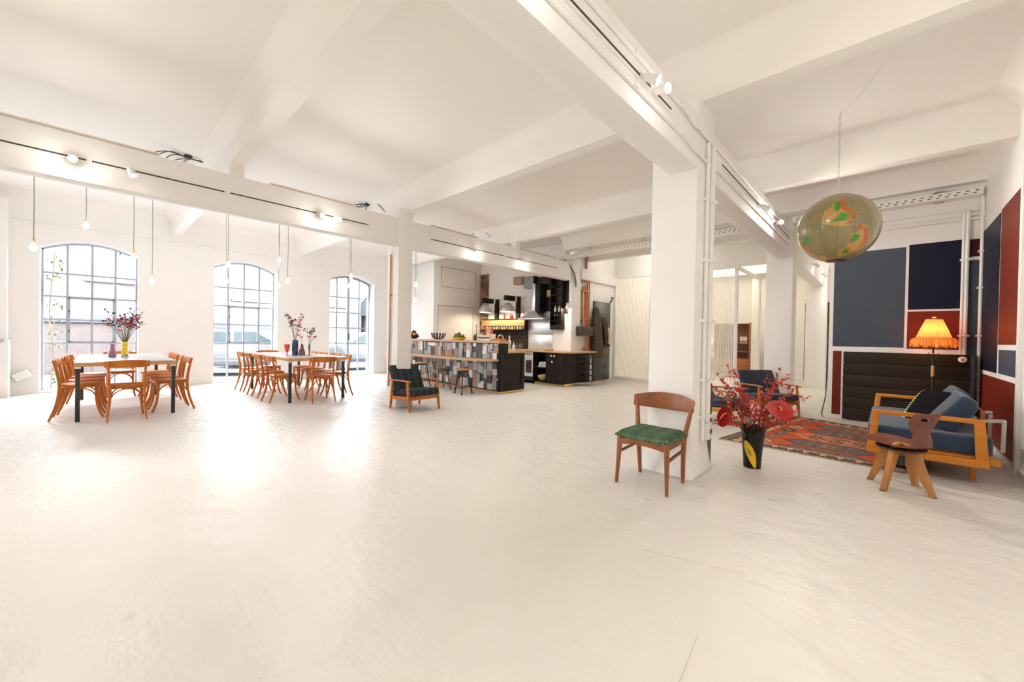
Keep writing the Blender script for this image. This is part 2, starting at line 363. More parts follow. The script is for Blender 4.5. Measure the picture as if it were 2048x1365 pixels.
# ---- walls
def wall(name, *bx, m='wall'):
    b = MB()
    for q in bx: b.box(*q)
    return struct(b.build(name, m, smooth=False))
wall_right = wall('wall_right', (0.935, 1.1, -8.0, 8.45, 0, 3.76))
wall_back = wall('wall_back', (-0.69, 0.94, 8.30, 8.45, 0, 3.76))
wall('wall_front', (-12.05, 1.1, -8.2, -8.0, 0, 3.76))
wall('wall_far', (-12.0, -1.95, 15.9, 16.05, 0, 3.76), (-1.2, 1.1, 15.9, 16.05, 0, 3.76), (-1.95, -1.2, 15.9, 16.05, 2.5, 3.76), (0.95, 1.1, 8.45, 16.0, 0, 3.76))
wall('wall_corridor', (-2.2, -0.9, 17.2, 17.3, 0, 3.2), (-2.3, -2.15, 16.05, 17.3, 0, 3.2), (-1.0, -.85, 16.05, 17.3, 0, 3.2), (-2.3, -.85, 16.05, 17.3, 2.6, 2.7), (-2.3, -.85, 16.0, 17.3, -.1, 0), m=mat('grey_beige_paint', (.42, .36, .28), .7))
wall('wall_entrance', (-6.2, -6.03, 8.95, 16.0, 0, 3.76))
wall('wall_kitchen', (-9.6, -6.2, 8.55, 8.75, 0, 3.76))
# window wall: piers, arched heads, sills; X from -12.05 (outside) to -11.55 (inside)
def arch_z(y, a, b): t = (y-(a+b)/2)/((b-a)/2); return 2.78 + 0.185*(1-t*t)
wl = MB(); ys = sorted(WIN+WIN_OUT); edges = [-8.2]
for a, b in ys: edges += [a, b]
edges += [8.75]
for i in range(0, len(edges), 2): wl.box(-12.05, -11.55, edges[i], edges[i+1], 0, 3.76)
for a, b in ys:
    pts = [(a+(b-a)*k/14, arch_z(a+(b-a)*k/14, a, b)) for k in range(15)]
    wl.prism(pts+[(b, 3.76), (a, 3.76)], -12.05, -11.55, 'x'); wl.box(-12.05, -11.55, a, b, -0.1, 0.015)
wall_left = struct(wl.build('wall_left', 'wall', smooth=False))
bb = MB()
for i in range(0, len(edges), 2): bb.box(-11.56, -11.535, edges[i]+.02, edges[i+1]-.02, 0, .09)
struct(bb.build('baseboard_left', 'trim', smooth=False))
struct(box(.915, .936, -3, 8.28, 0, .06).build('baseboard_right', 'trim', smooth=False))
# protruding pier at the near end of the window wall, with a boxed lower part
pier = struct(MB().box(-11.56, -11.24, -1.62, -1.07, 0, 3.5).box(-11.56, -11.16, -1.7, -1.045, 0, 1.02).build('trim_3', 'wall', bevel=.01))
# storage block between window bay and kitchen, with flush doors drawn by their gaps
blk = MB().box(-11.55, -9.50, 6.71, 8.56, 0, 3.76); blko = struct(blk.build('wall_storage', 'wall', bevel=.01))
for (y0, y1, z0, z1) in [(6.97, 8.30, 2.67, 3.24), (6.87, 8.21, 1.0, 2.11)]:
    g = MB()
    for q in [(y0, y1, z1, z1+.012), (y0, y0+.006, z0, z1), (y1, y1+.008, z0, z1)] + ([(y0, y1, z0, z0+.006)] if z0 > 2 else []): g.box(-9.502, -9.492, *q)
    g.build('door_gap', mat('shadow_gap', (.25, .17, .10), .8), blko, smooth=False)
    box(-9.50, -9.496, y0+.01, y1-.01, z0+.01, z1-.005).build('flush_door', 'wall', blko, smooth=False)

# ---- arched steel windows: frame with muntins, single panes, stone sill
def window(i, a, b, brown=False):
    f = MB(); X = -11.90; ny, nz = 4, 6; cols = [a+(b-a)*k/ny for k in range(ny+1)]; rows = [.03+.4585*k for k in range(nz)]
    fm = 'windowframe'
    for k in range(1, ny): f.box(X-.025, X+.025, cols[k]-.017, cols[k]+.017, .02, arch_z(cols[k], a, b)-.01)
    for z in rows[1:]: f.box(X-.02, X+.02, a, b, z-.015, z+.015)
    f.box(X-.035, X+.035, a, a+.03, .015, arch_z(a, a, b)); f.box(X-.035, X+.035, b-.03, b, .015, arch_z(b, a, b)); f.box(X-.035, X+.035, a, b, .015, .045)
    hd = [(a+(b-a)*k/14, arch_z(a+(b-a)*k/14, a, b)) for k in range(15)]
    f.prism(hd[::-1]+[(y, z-.03) for y, z in hd], X-.035, X+.035, 'x')
    o = struct(f.build('window_%d' % i, fm, smooth=False))
    if not brown:                             # opening light: a second frame around the two middle columns, rows 3-4
        v = MB(); y0, y1, z0, z1 = cols[1]+.012, cols[3]-.012, rows[2]+.01, rows[4]-.01
        for q in [(y0, y0+.028, z0, z1), (y1-.028, y1, z0, z1), (y0, y1, z0, z0+.028), (y0, y1, z1-.028, z1)]: v.box(X+.02, X+.05, *q)
        v.build('opening_light', fm, o, smooth=False)
        h = MB().box(X+.05, X+.065, y0+.004, y0+.02, 1.16, 1.20).box(X+.05, X+.065, y0+.004, y0+.02, 1.56, 1.60); h.build('hinge', 'black', o)
    else:
        box(X-.04, X+.045, cols[2]-.035, cols[2]+.035, .02, 2.95).build('door_post', fm, o, smooth=False)
        hb = MB().prism([(y, z+.012) for y, z in hd[::-1]]+[(y, z-.045) for y, z in hd], X-.045, X+.05, 'x'); hb.build('head_frame', mat('weathered_frame', (.30, .25, .20), .7, noise=.3), o, smooth=False)
        box(X+.04, X+.075, cols[2]+.02, cols[2]+.04, 1.05, 1.25).build('handle', 'black', o, bevel=.004)
    for c in range(ny):
        for r in range(nz):
            y0, y1 = cols[c]+.018, cols[c+1]-.018; z0 = rows[r]+.016
            if r < nz-1: pts = [(y0, z0), (y1, z0), (y1, rows[r+1]-.016), (y0, rows[r+1]-.016)]
            else: pts = [(y0, z0), (y1, z0)] + [(y1+(y0-y1)*k/5, arch_z(y1+(y0-y1)*k/5, a, b)-.03) for k in range(6)]
            MB().add([(X, y, z) for y, z in pts], [tuple(range(len(pts)))]).build('pane', 'glass', o, smooth=False)
    box(-11.86, -11.56, a+.005, b-.005, .012, .03).build('sill', 'trim', o, smooth=False)
for i, (a, b) in enumerate(WIN): window(i+1, a, b, brown=(i == 2))
# thin conduit along the window wall above the arches
cd = MB().tube([(-11.53, -1.05, 3.22), (-11.53, 1.6, 3.19), (-11.53, 4.0, 3.15), (-11.53, 6.36, 3.10)], .012, 6)
for y, z in ((-.72, 3.21), (.9, 3.20), (3.0, 3.165), (4.35, 3.145), (5.6, 3.115)): cd.box(-11.55, -11.51, y-.02, y+.02, z-.03, z+.03)
tag(cd.build('conduit', 'trim'), 'thin white conduit running along the window wall above the three arches', 'conduit')
rl = MB().tube([(-11.50, 1.05, 3.185), (-11.50, 2.12, 3.165)], .022, 8); tag(rl.build('roller_blind', 'trim'), 'rolled-up white blind tube under the conduit between the first two windows', 'blind')

# ---- painted rectangles on the two coloured walls, each its own flat coat of paint
def paint(parent, m, q): box(*q).build('painted_panel', m, parent, smooth=False)
yb = 8.30
for m, x0, x1, z0, z1 in [('p_slate', -.640, .186, 1.165, 2.665), ('p_navy', .219, .738, 1.73, 2.69), ('p_red', .218, .735, 1.152, 1.702), ('p_red', -.632, -.524, .062, 1.09),
                          ('p_wine', .808, .902, 2.44, 2.68), ('p_slate', .804, .900, 0.06, 2.39)]: paint(wall_back, m, (x0, x1, yb-.004, yb+.01, z0, z1))
for m, y0, y1, z0, z1 in [('p_navy', 7.20, 8.285, .90, 2.765), ('p_red', 6.245, 7.155, 1.232, 2.785), ('p_slate', 6.19, 7.09, .905, 1.175), ('p_red', 6.20, 8.285, .06, .845)]: paint(wall_right, m, (.931, .94, y0, y1, z0, z1))
# narrow white door jamb at the near end of the coloured wall
struct(box(.90, .94, 5.98, 6.06, 0, 3.5).build('trim_4', 'trim', bevel=.004))

# ---- glass partition at the end of the hall
g = MB(); YG = 10.85
g.box(-6.03, -2.66, YG-.04, YG+.06, 0, .10); g.box(-6.03, -2.66, YG-.04, YG+.04, 3.02, 3.10); g.box(-6.03, -1.66, YG+.03, YG+.13, 3.06, 3.76)
for x in (-6.03, -4.9, -3.8, -2.74): g.box(x, x+.075, YG-.04, YG+.04, .1, 3.02)
g.box(-2.74, -2.665, YG, 13.3, 3.0, 3.08); g.box(-2.74, -2.665, 13.2, 13.3, 0, 3.05); g.box(-2.9, -2.70, 13.3, 13.38, 0, 3.05); g.box(-3.6, -2.66, YG-.2, 13.3, 0, .09)
gp = struct(g.build('wall_partition', 'trim', bevel=.006))
M['reeded'] = frosted_mat('reeded_glass', .40); M['frost'] = frosted_mat('frosted_glass', .55)
def reeded(x0, x1, m):
    n = int((x1-x0)/.034); b = MB(); vs = []; k = n*4
    def f(u, v): x = x0+(x1-x0)*u; return (x, YG + .010*math.sin(u*n*2*math.pi), .10+2.93*v)
    b.grid(f, k, 1); return b.build('reeded_pane', m, gp)
reeded(-5.95, -4.9, 'frost'); reeded(-4.83, -3.8, 'frost')
nr = int((3.73-2.74)/.036)
for k in range(nr):                            # the reeds that can be told apart: one glass rod each in front of the sheet
    x = -3.715+.036*k
    MB().tube([(x, YG-.012, .1), (x, YG-.012, 3.02)], .0085, 6).build('glass_reed', 'frost', gp)
box(-3.725, -2.74, YG+.004, YG+.008, .1, 3.02).build('glass_sheet', frosted_mat('veiled_glass', .22), gp, smooth=False)
# ---- grey front door in the entrance wall
M['door'] = mat('dark_grey_door_paint', (.050, .046, .040), .35, noise=.15, nscale=3, bump=.05)
d = struct(box(-6.035, -5.985, 9.66, 10.56, .02, 2.28).build('door_1', 'door', bevel=.006))
box(-5.987, -5.98, 9.67, 10.55, .05, .55).build('kick_plate', mat('scuffed_plate', (.045, .04, .036), .22, noise=.5, nscale=4, stretch=(1, 1, 6)), d, bevel=.002)
box(-5.987, -5.982, 9.66, 10.56, 1.93, 1.95).build('door_rail', 'door', d, bevel=.002)
hd = MB().box(-5.985, -5.965, 10.47, 10.53, .98, 1.42).tube([(-5.97, 10.50, 1.10), (-5.93, 10.50, 1.10), (-5.93, 10.38, 1.10)], .011, 8).tube([(-5.97, 10.50, 1.30), (-5.93, 10.50, 1.30), (-5.93, 10.50, 1.38)], .009, 8)
hd.build('door_handle', 'black', d)
hd2 = MB().tube([(-5.985, 10.52, 2.28), (-5.95, 10.52, 2.33), (-5.92, 10.53, 2.40)], .02, 8).ball((-5.92, 10.53, 2.43), .045, 10, 6, (1, 1, .6)); hd2.build('door_closer', 'black', d)
st = MB().box(-6.03, -5.99, 8.95, 10.85, 2.78, 2.80).box(-6.03, -5.93, 8.95, 10.85, 2.80, 3.10); struct(st.build('trim_5', 'wall', bevel=.006))
# ---- outside: pavement
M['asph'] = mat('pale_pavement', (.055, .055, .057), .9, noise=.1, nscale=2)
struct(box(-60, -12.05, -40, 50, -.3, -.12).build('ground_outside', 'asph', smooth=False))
# ================================================================ DINING TABLES AND BENTWOOD CHAIRS
def table(label, x0, x1, y0, y1):
    cx, cy = (x0+x1)/2, (y0+y1)/2; hx, hy = (x1-x0)/2, (y1-y0)/2
    t = thing('dining_table', label, 'table', (cx, cy, 0), 0, 'long dining tables')
    box(-hx, hx, -hy, hy, .728, .782).build('table_edge', 'tableedge', t, bevel=.003)
    box(-hx+.004, hx-.004, -hy+.004, hy-.004, .780, .786).build('tabletop', 'tabletop', t, bevel=.002)
    for sx in (-1, 1):
        for sy in (-1, 1):
            px_, py_ = sx*(hx-.05), sy*(hy-.035)
            l = box(px_-.022, px_+.022, py_-.022, py_+.022, 0, .729).build('leg', 'black', t, bevel=.003)
            box(px_-.03, px_+.03, py_-.03, py_+.03, .70, .7285).build('bracket', 'steel', l, bevel=.002)
    return t
table('long dining table with grey top and black legs carrying the yellow vase', -10.16, -7.66, -.19, .84)
table('long dining table with grey top and black legs carrying four glass vases', -10.0, -7.50, 2.31, 3.31)

def make_bent_chair():
    t = thing('dining_chair', 'chair', 'chair', (0, 0, 0), 0, 'honey bentwood chairs round the two tables')
    # seat plate: rounded, a little dished
    out = []
    for k in range(28):
        a = 2*math.pi*k/28; ca, sa = math.cos(a), math.sin(a); e = 2.0/3.2
        x = abs(ca)**e*math.copysign(1, ca); y = abs(sa)**e*math.copysign(1, sa)
        out.append((x*.205+.005, y*(.205+.012*x)))
    MB().prism(out, .452, .474, 'z').build('seat', 'wood_chair', t, bevel=.006)
    MB().prism([(x*.93, y*.93) for x, y in out], .425, .452, 'z').build('seat_ring', 'wood_chair', t, bevel=.003)
    prof = [(math.cos(a)*1, math.sin(a)*1) for a in [2*math.pi*j/8 for j in range(8)]]
    for s in (-1, 1):
        p = curve3([(.225, s*.188, 0), (.180, s*.170, .12), (.158, s*.160, .26), (.152, s*.158, .44)], 5)
        MB().tube(p, [.0135+.0045*min(1, i/len(p)*1.4) for i in range(len(p))], 8).build('leg', 'wood_chair', t)
        p = curve3([(-.275, s*.192, 0), (-.218, s*.178, .18), (-.188, s*.172, .36), (-.186, s*.172, .50), (-.208, s*.178, .66), (-.238, s*.186, .805)], 5)
        MB().ribbon(p, .026, .033, (1, 0, 0), [.75+.35*math.sin(math.pi*min(1, i/len(p))) for i in range(len(p))]).build('leg', 'wood_chair', t, bevel=.006)
    # broad curved top rest in front of the posts
    def rest(u, v):
        y = (u-.5)*.45; z = .712+.105*v; k = (u-.5)*2; zc = z - (.012*k*k if v > .5 else -.010*k*k)
        return (-.218-.10*(z-.70)*2.0 - .045*(1-k*k) + .018, y, zc)
    MB().slab(rest, 12, 3, (.017, 0, 0)).build('backrest', 'wood_chair', t, bevel=.004, ang=50)
    for s in (-1, 1): MB().ball((-.252, s*.186, .775), .008, 6, 4).build('rivet', 'brass', t)
    for (p0, p1, mid) in [((.160, -.16), (.160, .16), None), ((-.19, -.17), (-.19, .17), None), ((-.19, -.17), (.160, -.16), None), ((-.19, .17), (.160, .16), None)]:
        a = Vector((*p0, 0)); b = Vector((*p1, 0)); pts = []
        for k in range(9):
            q = k/8; z = .29+.135*math.sin(math.pi*q)**.6; pts.append((a+(b-a)*q).to_tuple()[:2]+(z,))
        MB().tube(pts, .0095, 6).build('brace', 'wood_chair', t)
    return t
ch = make_bent_chair(); first = [True]
def put_chair(x, y, rz, label):
    if first[0]:
        first[0] = False; ch.location = (x, y, 0); ch.rotation_euler = (0, 0, R(rz)); ch['label'] = label; return
    dup(ch, (x, y, 0), R(rz), label)
ordn = ['nearest the camera', 'second from the camera end', 'third from the camera end', 'at the window end']
A, B = 'yellow-vase table', 'glass-vase table'
for i, x in enumerate((-8.125, -8.71, -9.30, -9.88)): put_chair(x+(.0, .01, -.01, .01)[i], -.13+(.0, .03, .05, .07)[i], 90+(-3, 3, 0, 5)[i], 'bentwood chair on the outer side of the %s, %s' % (A, ordn[i]))
for i, x in enumerate((-8.08, -8.68, -9.27, -9.86)): put_chair(x, .80+(0, .0, -.02, -.02)[i], -90+(3, -4, 2, 0)[i], 'bentwood chair between the tables, on the %s side, %s' % (A, ordn[i]))
put_chair(-7.66, .305, 180, 'bentwood chair with its back to the room at the head of the %s' % A)
put_chair(-10.33, .33, 0, 'bentwood chair in front of the first window at the far head of the %s' % A)
for i, x in enumerate((-7.89, -8.60, -9.26, -9.86)): put_chair(x, 2.33+(0, .01, .01, .0)[i], 90+(4, 0, -3, 2)[i], 'bentwood chair between the tables, on the %s side, %s' % (B, ordn[i]))
for i, x in enumerate((-7.95, -8.55, -9.17, -9.78)): put_chair(x, 3.30+(0, .02, .0, .02)[i], -90+(-6, 3, 0, -3)[i], 'bentwood chair on the kitchen side of the %s, %s' % (B, ordn[i]))
put_chair(-7.45, 2.81, 175, 'bentwood chair with its back to the room at the head of the %s' % B)
put_chair(-10.2, 2.75, 0, 'bentwood chair by the second window at the far head of the %s' % B)

# ---- flowers on the tables
def vase_flowers(root, base, n_red, n_dark, h, spread, seed):
    rnd = random.Random(seed); x, y, z = base
    for k in range(n_red):
        a = rnd.uniform(0, 6.28); r = spread*rnd.uniform(.2, .75); zz = z+h*rnd.uniform(.30, .75)
        tip = Vector((x+r*math.cos(a), y+r*math.sin(a), zz)); mid = Vector((x, y, z))*.45+tip*.55+Vector((0, 0, .03))
        st = MB().tube(curve3([(x, y, z-.06), mid, tip], 4), .0025, 5).build('flower_stem', 'green', root)
        fl = MB(); m = Matrix.Translation(tip) @ Matrix.Rotation(rnd.uniform(-.5, .5), 4, 'X') @ Matrix.Rotation(rnd.uniform(-.5, .5), 4, 'Y')
        for ring, (rr, up) in enumerate(((.045, .012), (.032, .022), (.018, .028))):
            for j in range(9):
                b = 2*math.pi*j/9+ring*.3; c, s_ = math.cos(b), math.sin(b); c1, s1 = math.cos(b+.33), math.sin(b+.33)
                fl.add([(0, 0, .0), (c*rr*.7, s_*rr*.7, up*.7), (c*rr*1.05, s_*rr*1.05, up+.004), (c1*rr, s1*rr, up), (c1*rr*.6, s1*rr*.6, up*.5)], [(0, 1, 2, 3, 4)], m)
        fl.build('carnation_head', 'red', st, smooth=False)
    for k in range(n_dark):
        a = rnd.uniform(0, 6.28); r = spread*rnd.uniform(.45, 1.0); zz = z+h*rnd.uniform(.55, 1.0)
        tip = Vector((x+r*math.cos(a), y+r*math.sin(a), zz)); c = curve3([(x, y, z-.05), Vector((x, y, z))*.5+tip*.5+Vector((0, 0, .06)), tip], 5)
        st = MB().tube(c, .003, 5); hd = MB()
        for j in range(9):
            p = c[len(c)//2+rnd.randrange(len(c)//2)]; q = p+Vector((rnd.uniform(-.05, .05), rnd.uniform(-.05, .05), rnd.uniform(.0, .06))); st.tube([p, q], .0012, 4); hd.ball(q, rnd.uniform(.009, .016), 6, 4)
        s = st.build('twig', 'stem', root); hd.build('seed_heads', 'purple', s)['kind'] = 'stuff'
zt = .786
v = thing('ribbed_vase', 'yellow ribbed vase of red carnations on the first dining table', 'vase', (-8.96, .335, zt))
pr = [(.03, 0), (.036, .006), (.038, .028)]
for k in range(8): z = .032+.026*k; pr += [(.036, z+.003), (.046, z+.012), (.046, z+.017), (.036, z+.025)]
pr += [(.036, .245), (.032, .24), (.03, .12)]
MB().lathe(pr[3:], 20).build('body', 'yellow', v, ang=60); MB().lathe([(.035, 0), (.048, .004), (.05, .026), (.042, .034)], 20).build('foot', mat('black_white_spots', (.75, .75, .75), .3, noise=.95, nscale=30), v)
vase_flowers(v, (0, 0, .24), 13, 15, .52, .28, 3)
v = thing('glass_bottle_vase', 'small mauve glass vase standing beside the yellow ribbed vase', 'vase', (-9.0, .19, zt))
MB().lathe([(.04, 0), (.05, .01), (.052, .06), (.035, .12), (.026, .17), (.03, .21), (.024, .205), (.02, .16)], 16).build('body', mat('mauve_glass', (.35, .16, .26), .1, coat=.5), v)
v = thing('blue_glass_vase', 'tall dark blue glass cylinder vase with dark twigs on the second table', 'vase', (-8.441, 2.708, zt))
bgm = mat('blue_green_glass', (.010, .045, .16), .08, noise=.9, nscale=9, coat=.6)
MB().lathe([(.048, 0), (.055, .01), (.056, .25), (.055, .30), (.048, .30), (.048, .04)], 18).build('body', bgm, v); vase_flowers(v, (0, 0, .30), 5, 7, .52, .24, 11)
v = thing('tapered_glass_vase', 'slender orange-red footed glass vase on the second table', 'vase', (-8.50, 2.58, zt))
MB().lathe([(.034, 0), (.034, .006), (.008, .02), (.008, .05), (.030, .08), (.048, .15), (.050, .215), (.045, .215), (.04, .15)], 16).build('body', mat('orange_red_glass', (.75, .07, .012), .1, coat=.5), v)
v = thing('patterned_bottle_vase', 'patterned brown bottle vase with one red carnation on the second table', 'vase', (-8.396, 2.82, zt))
MB().lathe([(.06, 0), (.062, .02), (.05, .09), (.028, .16), (.022, .21), (.026, .22), (.02, .215)], 16).build('body', mat('mottled_brown_glaze', (.30, .12, .10), .25, noise=.8, nscale=40), v); vase_flowers(v, (0, 0, .22), 2, 0, .25, .10, 5)
v = thing('green_bud_vase', 'thin green glass bud vase with a pale flower on the second table', 'vase', (-8.32, 2.93, zt))
MB().lathe([(.05, 0), (.048, .008), (.012, .02), (.012, .06), (.018, .12), (.022, .21), (.019, .21), (.012, .08)], 14).build('body', mat('green_glass', (.03, .22, .10), .08, coat=.5), v); vase_flowers(v, (0, 0, .21), 3, 3, .38, .14, 8)

# ================================================================ PENDANT BULBS
hubs = [(-7.35, .91, 3.745), (-7.31, 3.60, 3.745), (-7.25, 6.44, 3.745)]
pend = [(-8.2, -.565, 2.293, 0, 1.25, 'hanging lowest beside the near end of the first table'), (-9.5, -.111, 2.909, 0, .9, 'high above the outer side of the first table'),
        (-8.7, .413, 2.379, 0, 1, 'in front of the first window top corner'), (-9.3, .677, 2.080, 0, 1, 'low on a cord swagged before the first pier'),
        (-8.8, 1.672, 2.454, 1, 1, 'before the upper left of the second window'), (-9.3, 2.652, 2.758, 1, .95, 'highest one above the second table'),
        (-8.2, 2.485, 2.194, 1, 1.3, 'large-looking one over the middle of the second table'), (-9.4, 2.676, 2.222, 1, .85, 'small low one behind the middle of the second table'),
        (-9.4, 1.756, 2.222, 1, .85, 'low one hanging before the second window'), (-8.7, 3.922, 2.512, 1, 1, 'before the third window, upper of its two'),
        (-9.3, 4.160, 2.372, 1, .9, 'before the third window, lower of its two'), (-8.5, 5.471, 2.475, 2, 1, 'beside the storage block, upper of the two'), (-9.0, 5.771, 2.155, 2, .95, 'beside the storage block, lower of the two')]
def pendant(x, y, z, hub, k, where):
    t = thing('pendant_bulb', 'bare glowing bulb, %s' % where, 'lamp', (x, y, z), 0, 'bare bulbs over the dining tables')
    top = 3.748-z
    MB().tube(curve3([(0, 0, .10), (.004, .003, top*.4), (-.003, 0, top*.7), (0, 0, top)], 4), .0045, 5).build('cord', 'cord', t)
    MB().lathe([(.014, top), (.014, top-.012), (.002, top-.018)], 8).build('ceiling_hook', 'cord', t)
    MB().lathe([(.006, .125), (.016, .12), (.019, .10), (.019, .055), (.016, .05)], 10).build('socket', 'socket', t)
    MB().lathe([(.012, .055), (.020, .045), (.034, .012), (.038, -.012), (.030, -.036), (.014, -.048), (.002, -.050)], 12).build('bulb', 'bulb', t)
    lamp('bulb_light', (0, 0, -.01), 8.6, (.90, .95, 1), .035, t)
for p in pend: pendant(*p)
for i, (h, nm) in enumerate(zip(hubs, ('first', 'second', 'third'))):
    t = thing('cord_rosette', '%s cluster of black cords gathered at a ceiling rosette behind the long beam' % ('nearest', 'middle', 'farthest')[i], 'rosette', h, 0, 'cord clusters above the long beam')
    MB().lathe([(.05, 0), (.05, -.03), (.02, -.05), (.002, -.05)], 12).build('rosette', 'black', t); b = MB(); rnd = random.Random(i)
    for k in range(7):
        a = rnd.uniform(0, 6.28); l = rnd.uniform(.25, .6); b.tube(curve3([(0, 0, -.03), (l*.5*math.cos(a), l*.5*math.sin(a), -.05), (l*math.cos(a), l*math.sin(a), -.22-.1*rnd.random())], 4), .006, 5)
    b.build('cord_bundle', 'wire', t)
    for (x, y, z, hub, k_, w_) in pend:
        if hub != i: continue
        d = Vector((x-h[0], y-h[1], 0)); q = [(d.x*u*.985, d.y*u*.985, -.035*(1-u)-.02*u-.16*math.sin(math.pi*u)) for u in [j/8 for j in range(9)]]; MB().tube(q, .0045, 5).build('swag_cord', 'cord', t)

# ================================================================ TRACKS, SPOTS AND TRAYS ON THE BEAMS
def track(name, label, x, face, segs, z=2.952, group='dark slotted light tracks let into the beams'):
    for i, (y0, y1) in enumerate(segs):
        t = thing(name, label[i], 'track', (x, (y0+y1)/2, z), 0, group); h = (y1-y0)/2
        box(-.004, .012*face, -h, h, -.028, .028).build('rail', 'trim', t, smooth=False)
        box(.012*face-.002, .0125*face+.001, -h+.01, h-.01, -.008, .008).build('slot', 'slot', t, smooth=False)
track('light_track', ['light track on the long beam, stretch before the first table', 'light track on the long beam over the gap between tables', 'light track on the long beam over the second table', 'light track on the long beam before the storage block', 'light track on the long beam over the kitchen'], -5.98, 1,
      [(-1.9, -.06), (-.04, 1.10), (1.14, 2.97), (4.13, 5.99), (6.04, 7.92)])
track('light_track', ['light track on the central beam before the near column', 'light track on the central beam behind the near column'], -1.228, 1, [(.2, 3.0), (4.26, 8.05)], 2.966)
def spot(x, y, z, label, aim=(0.6, 0, -.5), power=60, big=1.0, lit=True):
    t = thing('track_spotlight', label, 'spotlight', (x, y, z), 0, 'small white spotlights on the tracks')
    box(-.05, .0, -.035, .035, -.016, .016).build('adapter', 'white', t, bevel=.004)
    a = Vector(aim).normalized(); c = Vector((.05, 0, -.035))
    MB().tube([(-.01, 0, 0), (.02, 0, -.01), c], .008, 6).build('arm', 'white', t)
    q = a.to_track_quat('Z', 'Y').to_matrix().to_4x4(); m = Matrix.Translation(c) @ q
    MB().lathe([(.012, -.05), (.024, -.045), (.030, .02), (.036, .05), (.030, .046), (.022, .0)], 14, mtx=m).build('lamp_head', 'white', t)
    if lit: MB().lathe([(.001, .036), (.030, .038), (.030, .034)], 14, mtx=m).build('lens', 'lens', t)
    if power:
        lamp('spot_light', tuple(c+a*.075), power*1.75, WARM, .035, t, spot=150, rot=(-Vector((a.x*.9, a.y*.9, -.42))).to_track_quat('Z', 'Y').to_euler(), blend=1.0)
        lamp('spot_glow', tuple(c+a*.075), power*.07, WARM, .035, t)
for y, l, p, aim in [(-.157, 'starry bright spotlight on the long beam above the first table', 70, (1, -.1, -.35)), (.257, 'dim spotlight on the long beam beside the starry one', 0, (.4, .3, -1)),
                     (2.21, 'bright spotlight on the long beam above the second table', 70, (.9, .1, -.3)), (2.45, 'second spotlight on the long beam close after the bright one', 0, (.5, .8, -.2)),
                     (5.12, 'spotlight on the long beam before the storage block', 60, (.5, .3, -.8)), (6.60, 'spotlight on the long beam in front of the kitchen shelf', 50, (.3, .2, -1))]: spot(-5.95, y, 2.952, l, aim, p)
for y, l, p, aim in [(2.50, 'spotlight on the central beam just before the near column', 22, (.7, .2, -.4)), (2.66, 'brightest of the paired spotlights before the near column', 14, (.9, -.2, -.2)),
                     (5.85, 'spotlight on the central beam beyond the near column', 34, (.6, .4, -.4)), (6.75, 'brilliant star-like spotlight on the central beam near the globe', 46, (.6, -.8, -.1)),
                     (11.0, 'spotlight on the far stretch of the central beam, nearer of two', 18, (.6, .3, -.7)), (12.7, 'spotlight on the far stretch of the central beam, farther of two', 18, (.6, .3, -.7)),
                     (1.35, 'spotlight on the central beam just above the picture edge', 26, (.8, -.2, -.4))]: spot(-1.20, y, 2.966, l, aim, p)
for y in (-.9, -3.4, -6.2): lamp('unseen_track_fill', (-1.12, y, 2.9), 78, WARM, .05, None, 150, Vector((-.7, 0, .45)).to_track_quat('Z', 'Y').to_euler(), .9)          # unseen spots added for warm fill where tracks go on behind the camera
for y in (-2.6, -5.2): lamp('unseen_track_fill', (-5.85, y, 2.9), 95, WARM, .05, None, 150, Vector((-.7, 0, .45)).to_track_quat('Z', 'Y').to_euler(), .9)
# slim strip luminaires lying on top of the long beam
for (y0, y1), l in zip([(-.75, .49), (1.59, 2.74), (4.17, 5.27), (6.57, 7.87)], ['above the first table', 'above the second table', 'before the storage block', 'before the cable tray']):
    t = thing('strip_light', 'slim unlit strip light lying on top of the long beam %s' % l, 'lamp', (-6.03, (y0+y1)/2, 3.19), 0, 'strip lights on top of the long beam'); h = (y1-y0)/2
    box(-.03, .04, -h, h, 0, .035).build('housing', 'trim', t, bevel=.004); box(.036, .044, -h+.01, h-.01, .004, .022).build('diffuser', mat('beige_diffuser', (.55, .45, .36), .5), t, bevel=.002)
# surface conduits on the central beam that jog round the column head
def pipe(name, label, pts, r, m='trim', clips=(), cat='pipe', group=None, n=8):
    b = MB().tube(pts, r, n); o = b.build(name, m); tag(o, label, cat, group)
    for c in clips: MB().box(c[0]-r*1.8, c[0]+r*1.8, c[1]-r*1.8, c[1]+r*1.8, c[2]-.012, c[2]+.012).build('pipe_clip', m, o, bevel=.002)
    return o
xf = -1.228
for z, l in ((2.86, 'lower painted conduit along the central beam, stepping round the column head'), (3.07, 'upper painted conduit along the central beam, stepping round the column head')):
    pipe('conduit', l, [(xf+.012, .2, z), (xf+.012, 3.30, z), (xf+.012, 3.45, z-.03), (xf+.025, 3.57, z-.03), (xf+.025, 3.98, z-.04), (xf+.02, 4.05, z-.02), (xf+.012, 4.2, z), (xf+.012, 8.0, z)], .014, cat='conduit', clips=[(xf+.01, y, z) for y in (1.2, 2.4, 3.2, 4.9, 6.2)])
for (y, r, l, zb) in ((3.80, .016, 'thin white pipe down the side of the near column', .30), (3.92, .026, 'thick white pipe down the side of the near column', .46)):
    pipe('wall_pipe', l, [(xf+.03, y, 3.0), (xf+.03, y, 1.5), (xf+.03, y, zb)], r, clips=[(xf+.02, y, z) for z in (2.5, 1.95, 1.4, .86, .52)])
t = thing('power_socket', 'white surface socket low on the near column at the pipe foot', 'socket', (-1.20, 3.92, .38)); box(-.02, .035, -.05, .05, -.075, .075).build('box', 'white', t, bevel=.006)
